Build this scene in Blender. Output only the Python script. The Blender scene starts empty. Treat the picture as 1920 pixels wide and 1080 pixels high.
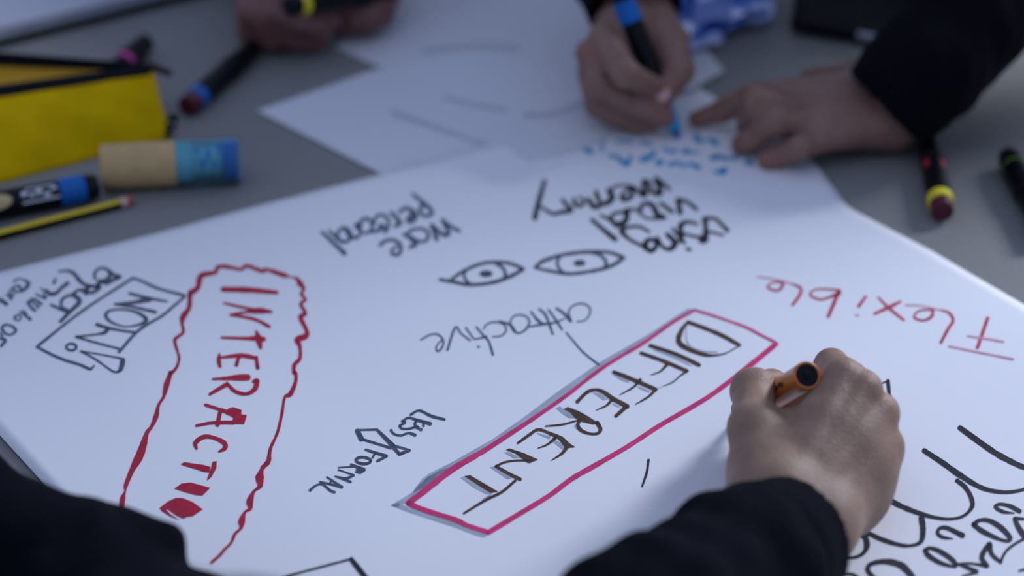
import bpy, math, random
import numpy as np
from mathutils import Vector, Matrix
from mathutils.geometry import tessellate_polygon

random.seed(4)
S = bpy.context.scene
COL = S.collection
W, H = 1920.0, 1080.0
# ---------------------------------------------------------------- camera
FPX = 4050.0                      # focal length in pixels of a 1920 wide picture
PITCH = math.radians(30.0)        # looking down at the table
CZ = 0.76                         # lens height above the table top (table top is z = 0)
cam = bpy.data.cameras.new('camera'); cam_o = bpy.data.objects.new('camera', cam); COL.objects.link(cam_o)
cam.sensor_width = 36.0; cam.lens = FPX / W * 36.0
cam_o.location = (0, 0, CZ); cam_o.rotation_euler = (math.radians(90) - PITCH, 0, 0)
cam.clip_start = 0.05; cam.clip_end = 50
cam.dof.use_dof = True; cam.dof.focus_distance = 1.34; cam.dof.aperture_fstop = 2.9
S.camera = cam_o
# ---------------------------------------------------------------- light and exposure
wd = bpy.data.worlds.new('world'); S.world = wd; wd.use_nodes = True
bg = wd.node_tree.nodes['Background']; bg.inputs[0].default_value = (0.49, 0.61, 1.0, 1); bg.inputs[1].default_value = 0.57
def area(name, loc, target, size, power, col):
    l = bpy.data.lights.new(name, 'AREA'); l.shape = 'RECTANGLE'; l.size, l.size_y = size
    l.energy = power; l.color = col
    o = bpy.data.objects.new(name, l); COL.objects.link(o); o.location = loc
    o.rotation_euler = (Vector(target) - Vector(loc)).to_track_quat('-Z', 'Y').to_euler()
    return o
area('window_light', (2.05, 2.80, 1.27), (0.1, 1.25, 0), (0.62, 0.62), 70, (0.82, 0.87, 1.0))
area('overhead_fill_light', (-0.3, 0.3, 2.2), (0, 1.2, 0), (1.2, 1.2), 3, (0.80, 0.86, 1.0))  # weak fill lamp added overhead, no real fixture behind it
S.view_settings.view_transform = 'Standard'; S.view_settings.look = 'None'
S.view_settings.exposure = 0.0; S.view_settings.gamma = 1.0; S.view_settings.use_curve_mapping = False

# ---------------------------------------------------------------- helpers
sp, cp = math.sin(PITCH), math.cos(PITCH)
def ray(px, py):
    u = (px - W/2) / FPX; v = (py - H/2) / FPX
    return np.array([u, cp - v*sp, -sp - v*cp])
def Q(px, py, z=0.0):
    """the point of height z that the photograph shows at pixel px, py"""
    d = ray(px, py); t = (z - CZ) / d[2]
    return np.array([0, 0, CZ]) + d*t
def proj(p):
    x, y, z = p[0], p[1], p[2]-CZ
    dep = y*cp - z*sp; dn = -y*sp - z*cp
    return (W/2 + FPX*x/dep, H/2 + FPX*dn/dep)

def tag(o, label=None, cat=None, group=None, kind=None):
    if label: o['label'] = label
    if cat: o['category'] = cat
    if group: o['group'] = group
    if kind: o['kind'] = kind
    return o
def thing(name, label, cat, loc, group=None):
    o = bpy.data.objects.new(name, None); COL.objects.link(o); o.location = [float(c) for c in loc]
    o.empty_display_size = 0.02
    return tag(o, label, cat, group)
def wloc(o):
    l = Vector((0, 0, 0))
    while o is not None:
        l += o.location; o = o.parent
    return l
def mesh(name, verts, faces, mat=None, parent=None, smooth=True, at=None):
    """one mesh object from world coordinates; at = its own origin"""
    verts = np.asarray(verts, dtype=float)
    base = np.array(wloc(parent)) if parent is not None else np.zeros(3)
    org = np.array(at, dtype=float) if at is not None else (base if parent is not None else verts.mean(0))
    me = bpy.data.meshes.new(name)
    me.from_pydata((verts - org).tolist(), [], [list(map(int, f)) for f in faces])
    me.update()
    if smooth: me.shade_smooth()
    if mat: me.materials.append(mat)
    o = bpy.data.objects.new(name, me); COL.objects.link(o)
    if parent is not None: o.parent = parent
    o.location = (org - base).tolist()
    return o
def smooth_angle(o, deg=35):
    me = o.data; me.shade_smooth()
    try: me.set_sharp_from_angle(angle=math.radians(deg))
    except Exception: pass
    return o
def grp(*ms):
    """join (verts, faces) pairs"""
    V, F = [], []
    for v, f in ms:
        n = len(V); V += [list(map(float, p)) for p in v]; F += [[i+n for i in q] for q in f]
    return V, F
def nrm(v): v = np.asarray(v, float); return v / np.linalg.norm(v)
def frame(ax):
    ax = nrm(ax); up = np.array([0, 0, 1.0]) if abs(ax[2]) < .95 else np.array([0, 1.0, 0])
    x = nrm(np.cross(up, ax)); y = np.cross(ax, x); return x, y, ax
def lathe(a, b, prof, n=32, cap=True):
    """profile = (distance along from a in metres, radius) turned round the axis a to b"""
    x, y, ax = frame(np.array(b) - np.array(a)); a = np.array(a)
    V, F = [], []
    for t, r in prof:
        for i in range(n):
            w = 2*math.pi*i/n
            V.append(a + ax*t + r*(math.cos(w)*x + math.sin(w)*y))
    m = len(prof)
    for j in range(m-1):
        for i in range(n):
            F.append([j*n+i, j*n+(i+1) % n, (j+1)*n+(i+1) % n, (j+1)*n+i])
    if cap:
        F.append([i for i in range(n)][::-1]); F.append([(m-1)*n+i for i in range(n)])
    return V, F
def box(c, sx, sy, sz, X=(1, 0, 0), Y=(0, 1, 0), Z=(0, 0, 1), bev=0.0):
    c = np.array(c, float); X, Y, Z = map(nrm, (X, Y, Z)); V = []
    if bev <= 0:
        for k in (-1, 1):
            for j in (-1, 1):
                for i in (-1, 1): V.append(c + X*i*sx/2 + Y*j*sy/2 + Z*k*sz/2)
        return V, [[0, 2, 3, 1], [4, 5, 7, 6], [0, 1, 5, 4], [2, 6, 7, 3], [0, 4, 6, 2], [1, 3, 7, 5]]
    ring = []
    n = 5
    for (ci, cj) in ((1, 1), (-1, 1), (-1, -1), (1, -1)):
        a0 = math.atan2(cj, ci) - math.pi/4
        for q in range(n):
            w = a0 + math.pi/2*q/(n-1)
            ring.append((ci*(sx/2-bev) + bev*math.cos(w), cj*(sy/2-bev) + bev*math.sin(w)))
    N = len(ring); e = min(bev, sz/2)*0.35
    lv = [(-sz/2, .985), (-sz/2+e, 1), (sz/2-e, 1), (sz/2, .985)]
    for z, s in lv:
        for (u, v) in ring: V.append(c + X*u*s + Y*v*s + Z*z)
    F = [list(range(N))[::-1], [3*N+i for i in range(N)]]
    for j in range(3):
        for i in range(N): F.append([j*N+i, j*N+(i+1) % N, (j+1)*N+(i+1) % N, (j+1)*N+i])
    return V, F
def grid(fn, nu, nv):
    V = [fn(i/nu, j/nv) for j in range(nv+1) for i in range(nu+1)]
    F = [[j*(nu+1)+i, j*(nu+1)+i+1, (j+1)*(nu+1)+i+1, (j+1)*(nu+1)+i] for j in range(nv) for i in range(nu)]
    return V, F
def thick(V, F, t, d=(0, 0, -1)):
    """give an open grid surface real thickness t along d"""
    V = [np.array(v, float) for v in V]; n = len(V); d = nrm(d)
    V2 = V + [v + d*t for v in V]
    F2 = [list(f) for f in F] + [[i+n for i in f][::-1] for f in F]
    cnt = {}
    for f in F:
        for a, b in zip(f, f[1:]+f[:1]): cnt[(a, b)] = 1
    for (a, b) in list(cnt):
        if (b, a) not in cnt: F2.append([b, a, a+n, b+n])
    return V2, F2

# ---------------------------------------------------------------- materials
def mat(name, col, rough=.6, noise=0.0, nscale=40, bump=0.0, bscale=200, metal=0, sheen=0, spec=.5,
        trans=0, alpha=1, ior=1.45, coat=0, sss=0, detail=4, col2=None):
    m = bpy.data.materials.new(name); m.use_nodes = True; nt = m.node_tree
    b = nt.nodes['Principled BSDF']; L = nt.links.new
    b.inputs['Base Color'].default_value = (*col, 1); b.inputs['Roughness'].default_value = rough
    b.inputs['Metallic'].default_value = metal; b.inputs['Specular IOR Level'].default_value = spec
    b.inputs['Sheen Weight'].default_value = sheen; b.inputs['Transmission Weight'].default_value = trans
    b.inputs['Alpha'].default_value = alpha; b.inputs['IOR'].default_value = ior; b.inputs['Coat Weight'].default_value = coat
    if sss:
        b.inputs['Subsurface Weight'].default_value = sss
        b.inputs['Subsurface Radius'].default_value = (1, .35, .2); b.inputs['Subsurface Scale'].default_value = 0.004
    tc = nt.nodes.new('ShaderNodeTexCoord')
    if noise or col2:
        n = nt.nodes.new('ShaderNodeTexNoise'); n.inputs['Scale'].default_value = nscale; n.inputs['Detail'].default_value = detail
        L(tc.outputs['Object'], n.inputs['Vector'])
        mx = nt.nodes.new('ShaderNodeMix'); mx.data_type = 'RGBA'
        c2 = col2 if col2 else [c*(1-noise) for c in col]
        c1 = col if col2 else [min(1, c*(1+noise)) for c in col]
        mx.inputs[6].default_value = (*c1, 1); mx.inputs[7].default_value = (*c2, 1)
        mr = nt.nodes.new('ShaderNodeMapRange'); mr.inputs[1].default_value = .3; mr.inputs[2].default_value = .7
        L(n.outputs['Fac'], mr.inputs[0]); L(mr.outputs[0], mx.inputs[0]); L(mx.outputs[2], b.inputs['Base Color'])
    if bump:
        n2 = nt.nodes.new('ShaderNodeTexNoise'); n2.inputs['Scale'].default_value = bscale; n2.inputs['Detail'].default_value = 5
        L(tc.outputs['Object'], n2.inputs['Vector'])
        bp = nt.nodes.new('ShaderNodeBump'); bp.inputs['Strength'].default_value = bump; bp.inputs['Distance'].default_value = .001
        L(n2.outputs['Fac'], bp.inputs['Height']); L(bp.outputs[0], b.inputs['Normal'])
    return m
def skin_mat(name, base, red, dark, bump=.25):
    m = bpy.data.materials.new(name); m.use_nodes = True; nt = m.node_tree; L = nt.links.new
    b = nt.nodes['Principled BSDF']; b.inputs['Roughness'].default_value = .5; b.inputs['Specular IOR Level'].default_value = .35
    b.inputs['Subsurface Weight'].default_value = .18; b.inputs['Subsurface Radius'].default_value = (1, .4, .25)
    b.inputs['Subsurface Scale'].default_value = .004
    tc = nt.nodes.new('ShaderNodeTexCoord')
    n = nt.nodes.new('ShaderNodeTexNoise'); n.inputs['Scale'].default_value = 55; n.inputs['Detail'].default_value = 6
    L(tc.outputs['Object'], n.inputs['Vector'])
    mx = nt.nodes.new('ShaderNodeMix'); mx.data_type = 'RGBA'; mx.inputs[6].default_value = (*base, 1); mx.inputs[7].default_value = (*dark, 1)
    mr = nt.nodes.new('ShaderNodeMapRange'); mr.inputs[1].default_value = .35; mr.inputs[2].default_value = .75
    L(n.outputs['Fac'], mr.inputs[0]); L(mr.outputs[0], mx.inputs[0])
    at = nt.nodes.new('ShaderNodeAttribute'); at.attribute_name = 'flush'
    m2 = nt.nodes.new('ShaderNodeMix'); m2.data_type = 'RGBA'; m2.inputs[7].default_value = (*red, 1)
    L(mx.outputs[2], m2.inputs[6]); L(at.outputs['Fac'], m2.inputs[0]); L(m2.outputs[2], b.inputs['Base Color'])
    # fine skin grain and long creases
    v = nt.nodes.new('ShaderNodeTexVoronoi'); v.inputs['Scale'].default_value = 700
    mp = nt.nodes.new('ShaderNodeMapping'); mp.inputs['Scale'].default_value = (1, 1.6, 1)
    L(tc.outputs['Object'], mp.inputs['Vector']); L(mp.outputs[0], v.inputs['Vector'])
    n3 = nt.nodes.new('ShaderNodeTexNoise'); n3.inputs['Scale'].default_value = 260; n3.inputs['Detail'].default_value = 6
    L(tc.outputs['Object'], n3.inputs['Vector'])
    ad = nt.nodes.new('ShaderNodeMath'); ad.operation = 'ADD'; L(v.outputs['Distance'], ad.inputs[0]); L(n3.outputs['Fac'], ad.inputs[1])
    bp = nt.nodes.new('ShaderNodeBump'); bp.inputs['Strength'].default_value = bump; bp.inputs['Distance'].default_value = .0006
    L(ad.outputs[0], bp.inputs['Height']); L(bp.outputs[0], b.inputs['Normal'])
    return m

M = dict(
    table=mat('table_laminate', (.225, .225, .213), .6, spec=.25, noise=.035, nscale=9, bump=.05, bscale=300),
    paper=mat('paper', (.80, .805, .82), .75, noise=.012, nscale=7, bump=.10, bscale=60),
    paper2=mat('thin_paper', (.66, .67, .70), .75, noise=.02, nscale=6, bump=.10, bscale=40),
    red=mat('crimson_ink', (.42, .004, .030), .5, noise=.22, nscale=150),
    pink=mat('magenta_ink', (.62, .030, .150), .5, noise=.16, nscale=80),
    rose=mat('pale_magenta_ink', (.60, .10, .22), .5, noise=.15, nscale=80),
    flex=mat('red_ink', (.50, .035, .080), .5, noise=.25, nscale=120),
    flex2=mat('faint_red_ink', (.62, .30, .38), .6, noise=.15, nscale=120),
    black=mat('black_ink', (.012, .012, .018), .45, noise=.3, nscale=90),
    slate=mat('slate_ink', (.060, .075, .11), .5, noise=.35, nscale=120),
    steel=mat('blue_grey_ink', (.075, .105, .15), .5, noise=.3, nscale=120),
    brown=mat('brown_ink', (.070, .034, .014), .5, noise=.35, nscale=110),
    grey=mat('grey_marker_ink', (.38, .41, .47), .6, noise=.12, nscale=70),
    grey2=mat('dark_grey_marker_ink', (.17, .20, .25), .6, noise=.2, nscale=120),
    cyan=mat('bright_blue_ink', (.010, .31, .56), .5, noise=.3, nscale=100),
    pencil=mat('faint_grey_line', (.49, .505, .55), .7, noise=.1),  # faint soft grey lines across the rear sheets
    knit=mat('dark_navy_fleece', (.0052, .0060, .0098), .95, noise=.3, nscale=500, bump=.6, bscale=900, spec=.05),
    knit2=mat('black_sweater_cloth', (.003, .003, .0055), .95, noise=.3, nscale=500, bump=.5, bscale=700, sheen=.01, spec=.1),
    mblack=mat('black_plastic', (.004, .004, .006), .4, spec=.22, noise=.2, nscale=60),
    mblue=mat('blue_plastic', (.005, .12, .42), .4, spec=.3, noise=.08),
    morange=mat('orange_plastic', (.60, .17, .022), .32, noise=.1, nscale=40, coat=.3),
    myellow=mat('yellow_plastic', (.72, .62, .02), .4, noise=.08),
    mmaroon=mat('maroon_plastic', (.075, .004, .016), .4, noise=.1),
    mgreen=mat('green_plastic', (.16, .38, .03), .4, noise=.1),
    mpink=mat('pink_plastic', (.60, .05, .32), .4, noise=.1),
    mred=mat('red_print', (.45, .02, .04), .4, noise=.1),
    mwhite=mat('white_print', (.55, .58, .62), .5, noise=.1),
    mbeige=mat('beige_print', (.52, .40, .20), .5, noise=.1),
    yellow=mat('yellow_canvas', (.60, .385, .0), .85, spec=.1, noise=.10, nscale=30, bump=.5, bscale=500),
    lining=mat('shaded_yellow_lining', (.50, .27, .008), .8, noise=.1, bump=.3),  # yellow cloth, the shade inside the case put into its colour
    zipper=mat('black_zip_tape', (.006, .006, .010), .9, spec=.15, noise=.2, bump=.4, bscale=600),
    kraft=mat('kraft_cardboard', (.54, .38, .17), .8, noise=.06, nscale=80, bump=.2, bscale=400),
    bluecap=mat('translucent_blue_plastic', (.50, .84, .95), .12, noise=.05, trans=.95, ior=1.15),
    glue=mat('pale_glue', (.42, .60, .58), .5, noise=.1),
    wood=mat('pale_wood', (.55, .36, .20), .6, noise=.1, nscale=200),
    pyellow=mat('pencil_yellow_lacquer', (.62, .46, .01), .35, noise=.06),
    pend=mat('pinkish_white_dip', (.62, .40, .38), .5, noise=.05),
    pred=mat('red_dip', (.40, .05, .05), .5, noise=.05),
    wrap=mat('blue_cellophane', (.06, .20, .72), .12, noise=.25, nscale=25, trans=.35, ior=1.25, coat=.5),
    wrap2=mat('pale_highlight_plastic', (.50, .58, .88), .25, noise=.15, nscale=30, trans=.25, coat=.5),  # whitish plastic for the painted highlight and the pale edge
    padgrey=mat('page_block', (.33, .36, .43), .8, noise=.12, nscale=30),
    leather=mat('black_leatherette', (.005, .005, .007), .6, spec=.25, noise=.3, nscale=60, bump=.3, bscale=300),
    floor=mat('grey_carpet', (.10, .10, .11), .95, noise=.25, nscale=60, bump=.6, bscale=200),
    metal=mat('grey_metal', (.35, .36, .38), .35, noise=.05, metal=.9),
    padtop=mat('shaded_white_paper', (.40, .42, .48), .8, noise=.02, nscale=7),  # white page greyed, the shade over the pad is in the colour
    hair=mat('dark_hair', (.02, .014, .010), .6, noise=.4, nscale=120, bump=1, bscale=300),
    nail=mat('fingernail', (.52, .32, .30), .28, noise=.05),
)
SKIN1 = skin_mat('fair_skin', (.335, .212, .143), (.35, .143, .102), (.262, .157, .104), .5)
SKIN2 = skin_mat('rear_skin', (.27, .155, .115), (.30, .11, .09), (.20, .105, .075), .1)
SKIN3 = skin_mat('ruddy_skin', (.22, .10, .085), (.24, .08, .075), (.13, .055, .045), .1)

# ---------------------------------------------------------------- distance field modeller
def cone(a, b, ra, rb, k=.006): return ('c', np.array(a, float), np.array(b, float), ra, rb, k)
def ball(a, r, k=.006): return ('c', np.array(a, float), np.array(a, float)+1e-6, r, r, k)
def chain(pts, rs, k=.006): return [cone(pts[i], pts[i+1], rs[i], rs[i+1], k) for i in range(len(pts)-1)]
def ell(c, X, Y, Z, rx, ry, rz, k=.006): return ('e', np.array(c, float), np.array([nrm(X), nrm(Y), nrm(Z)]), np.array([rx, ry, rz]), 0, k)
def field(prims, h, cuts=(), after=None, pad=.006):
    lo = np.full(3, 1e9); hi = -lo
    for p in prims:
        if p[0] == 'c':
            r = max(p[3], p[4]); lo = np.minimum(lo, np.minimum(p[1], p[2])-r); hi = np.maximum(hi, np.maximum(p[1], p[2])+r)
        else:
            r = p[3].max(); lo = np.minimum(lo, p[1]-r); hi = np.maximum(hi, p[1]+r)
    lo -= pad; hi += pad
    n = np.ceil((hi-lo)/h).astype(int)+1
    ax = [lo[i]+h*np.arange(n[i]) for i in range(3)]
    D = np.full(n, .05)
    for p in prims:
        k = p[5]
        if p[0] == 'c': r = max(p[3], p[4])+k*1.5+3*h; l2 = np.minimum(p[1], p[2])-r; h2 = np.maximum(p[1], p[2])+r
        else: r = p[3].max()+k*1.5+3*h; l2 = p[1]-r; h2 = p[1]+r
        i0 = np.maximum(0, ((l2-lo)/h).astype(int)); i1 = np.minimum(n, ((h2-lo)/h).astype(int)+2)
        sl = tuple(slice(i0[i], i1[i]) for i in range(3))
        X, Y, Z = np.meshgrid(*[ax[i][sl[i]] for i in range(3)], indexing='ij')
        if p[0] == 'c':
            a, b = p[1], p[2]; ba = b-a; bb = max(float(ba@ba), 1e-12)
            t = np.clip(((X-a[0])*ba[0]+(Y-a[1])*ba[1]+(Z-a[2])*ba[2])/bb, 0, 1)
            d = np.sqrt((X-a[0]-t*ba[0])**2+(Y-a[1]-t*ba[1])**2+(Z-a[2]-t*ba[2])**2)-(p[3]+(p[4]-p[3])*t)
        else:
            c, R, rr = p[1], p[2], p[3]
            q = [((X-c[0])*R[i][0]+(Y-c[1])*R[i][1]+(Z-c[2])*R[i][2])/rr[i] for i in range(3)]
            k0 = np.sqrt(q[0]**2+q[1]**2+q[2]**2); d = (k0-1)*rr.min()
        cur = D[sl]; hh = np.maximum(k-np.abs(cur-d), 0)/k
        D[sl] = np.minimum(cur, d)-hh*hh*k*.25
    if after or cuts:
        X, Y, Z = np.meshgrid(*ax, indexing='ij')
        if after: D = after(X, Y, Z, D)
        for c in cuts: D = np.maximum(D, c(X, Y, Z))
    D[0] = D[-1] = .01; D[:, 0] = D[:, -1] = .01; D[:, :, 0] = D[:, :, -1] = .01
    return D, lo
def nets(D, lo, h):
    ins = D < 0; n = D.shape
    cnt = np.zeros(tuple(i-1 for i in n), int)
    for i in (0, 1):
        for j in (0, 1):
            for k in (0, 1): cnt += ins[i:n[0]-1+i, j:n[1]-1+j, k:n[2]-1+k]
    act = (cnt > 0) & (cnt < 8); I, J, K = np.nonzero(act)
    idx = np.full(act.shape, -1); idx[I, J, K] = np.arange(len(I))
    P = np.zeros((len(I), 3)); C = np.zeros(len(I))
    corners = [(i, j, k) for i in (0, 1) for j in (0, 1) for k in (0, 1)]
    for a in corners:
        for ax_ in range(3):
            if a[ax_]: continue
            b = list(a); b[ax_] = 1
            da = D[I+a[0], J+a[1], K+a[2]]; db = D[I+b[0], J+b[1], K+b[2]]
            m = (da < 0) != (db < 0); t = np.where(m, da/np.where(m, da-db, 1), 0)
            for q in range(3): P[:, q] += np.where(m, a[q]+(t if q == ax_ else 0), 0)
            C += m
    P = (P/C[:, None]+np.stack([I, J, K], 1))*h+lo
    F = []
    for ax_ in range(3):
        o1, o2 = (ax_+1) % 3, (ax_+2) % 3
        sa = [slice(None)]*3; sb = [slice(None)]*3; sa[ax_] = slice(0, -1); sb[ax_] = slice(1, None)
        A = ins[tuple(sa)]; B = ins[tuple(sb)]
        e = np.stack(np.nonzero(A != B), 1)
        s = A[e[:, 0], e[:, 1], e[:, 2]]
        def at(d1, d2):
            q = e.copy(); q[:, o1] += d1; q[:, o2] += d2; return idx[q[:, 0], q[:, 1], q[:, 2]]
        quad = np.stack([at(-1, -1), at(0, -1), at(0, 0), at(-1, 0)], 1)
        quad[~s] = quad[~s][:, ::-1]
        F.append(quad)
    return P, np.concatenate(F)
def relax(P, F, it=2, lam=.5):
    e = np.concatenate([F[:, [0, 1]], F[:, [1, 2]], F[:, [2, 3]], F[:, [3, 0]]])
    for _ in range(it):
        A = np.zeros_like(P); c = np.zeros(len(P))
        np.add.at(A, e[:, 0], P[e[:, 1]]); np.add.at(A, e[:, 1], P[e[:, 0]])
        np.add.at(c, e[:, 0], 1); np.add.at(c, e[:, 1], 1)
        P = P+lam*(A/c[:, None]-P)
    return P
def blob(name, prims, h, material, parent, cuts=(), after=None, flush=(), it=2, pad=.006):
    D, lo = field(prims, h, cuts, after, pad); P, F = nets(D, lo, h); P = relax(P, F, it)
    P[:, 2] = np.maximum(P[:, 2], .0012)
    o = mesh(name, P, F, material, parent, at=P.mean(0))
    a = o.data.attributes.new('flush', 'FLOAT', 'POINT'); v = np.zeros(len(P))
    for (c, s, w) in flush: v += w*np.exp(-((P-np.array(c))**2).sum(1)/(s*s))
    a.data.foreach_set('value', np.clip(v, 0, 1).astype(np.float32))
    return o
def sleeve(name, pts, rs, material, parent, h=.003, folds=(), amp=.0014, opening=True, seed=0, k=.02, wall=.0025, cuff=.03):
    """a cloth tube along pts (first point = cuff) with a hollow cuff and soft cross folds"""
    pts = [np.array(p, float) for p in pts]; ax0 = nrm(pts[1]-pts[0])
    start = pts[0]
    pr = [cone(start-ax0*rs[0]*.6, pts[1], rs[0], rs[1], k)] + [cone(pts[i], pts[i+1], rs[i], rs[i+1], k) for i in range(1, len(pts)-1)]
    pr += list(folds)
    rnd = np.random.RandomState(seed); ph = rnd.rand(12)*6.28; dirs = rnd.randn(6, 3)
    def after(X, Y, Z, D):
        t = (X-start[0])*ax0[0]+(Y-start[1])*ax0[1]+(Z-start[2])*ax0[2]
        w = np.zeros_like(D)
        for i in range(6):
            d = dirs[i]/np.linalg.norm(dirs[i]); f = 60+45*i
            w += np.sin(f*(X*d[0]+Y*d[1]+Z*d[2])+ph[i]+1.5*np.sin(38*(X*d[1]-Y*d[0])+ph[i+6]))/(1+i*.55)
        fade = np.clip((t-cuff*.4)/cuff, 0.12, 1)
        D = D+w*amp*fade
        D = D + .0016*np.exp(-((t-cuff)/.0022)**2)          # stitched hem line of the cuff
        D = np.maximum(D, -t)
        if opening:
            r = np.sqrt(np.maximum(0, (X-start[0]-t*ax0[0])**2+(Y-start[1]-t*ax0[1])**2+(Z-start[2]-t*ax0[2])**2))
            D = np.maximum(D, -np.maximum(r-(rs[0]-wall+np.maximum(t, 0)*.05), t-.035))
        return D
    return blob(name, pr, h, material, parent, after=after, it=1)

# ---------------------------------------------------------------- floor, table
def plane_piece(name, x0, x1, y0, y1, z0, z1, material, parent=None):
    v, f = box(((x0+x1)/2, (y0+y1)/2, (z0+z1)/2), x1-x0, y1-y0, z1-z0)
    return mesh(name, v, f, material, parent, smooth=False)
fl = plane_piece('floor', -3, 3, -1.2, 4.6, -.79, -.74, M['floor']); tag(fl, kind='structure')
tb = thing('table', 'wide grey laminate table covered with posters, paper and markers', 'table', (0, 1.5, -.74))
v, f = box((0, 1.27, -.0150), 2.6, 1.50, .03, bev=.02)
mesh('table_top', v, f, M['table'], tb, smooth=False)
for sx in (-1, 1):
    for sy in (-1, 1):
        v, f = lathe((sx*1.15, 1.27+sy*.66, -.739), (sx*1.15, 1.27+sy*.66, -.03), [(0, .026), (.01, .03), (.02, .022), (.709, .022)], 20)
        smooth_angle(mesh('leg', v, f, M['metal'], tb))
    v, f = box((0, 1.27+sx*.66, -.065), 2.2, .025, .05); mesh('rail', v, f, M['metal'], tb, smooth=False)

# ---------------------------------------------------------------- the big poster
def HP(x, y):
    """gentle buckling of the sheet"""
    return (.0022 + .0007*math.sin(9*x+14*y+.6) + .0006*math.sin(17*x-11*y+2.0) + .0003*math.sin(31*x+23*y))
def PP(px, py, lift=0.0):
    z = .002
    for _ in range(4):
        p = Q(px, py, z); z = HP(p[0], p[1])+lift
    return Q(px, py, z)
rear = [Q(-230, 574), Q(0, 515), Q(360, 424), Q(720, 331), Q(900, 281), Q(1060, 242), Q(1190, 207), Q(1310, 168)]
right = [Q(1310, 168), Q(1430, 238), Q(1530, 312), Q(1590, 392), Q(1745, 472), Q(1920, 577)]
dr = nrm(right[-1]-right[0]); right.append(right[0]+dr*.80)
dl = nrm(Q(40, 865)-Q(-230, 574)); left = [rear[0], Q(0, 822), Q(40, 865), rear[0]+dl*.80]
def pl(P, t):
    P = np.array(P); s = np.r_[0, np.cumsum(np.linalg.norm(np.diff(P, axis=0), axis=1))]; s /= s[-1]
    return np.array([np.interp(t, s, P[:, i]) for i in range(3)])
fr0, fr1 = left[-1], right[-1]
def coons(u, v):
    c = (1-v)*pl(rear, u)+v*((1-u)*fr0+u*fr1)+(1-u)*pl(left, v)+u*pl(right, v)
    c = c-((1-u)*(1-v)*rear[0]+u*(1-v)*rear[-1]+(1-u)*v*fr0+u*v*fr1)
    c[2] = HP(c[0], c[1]); return c
V, F = grid(coons, 70, 80); F = [f_[::-1] for f_ in F]
V, F = thick(V, F, .00025)
poster = mesh('poster_sheet', V, F, M['paper'], None, at=(0, 1.3, 0))
tag(poster, 'large white flip-chart sheet covered with upside-down hand-lettered words and drawings', 'poster')

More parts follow.
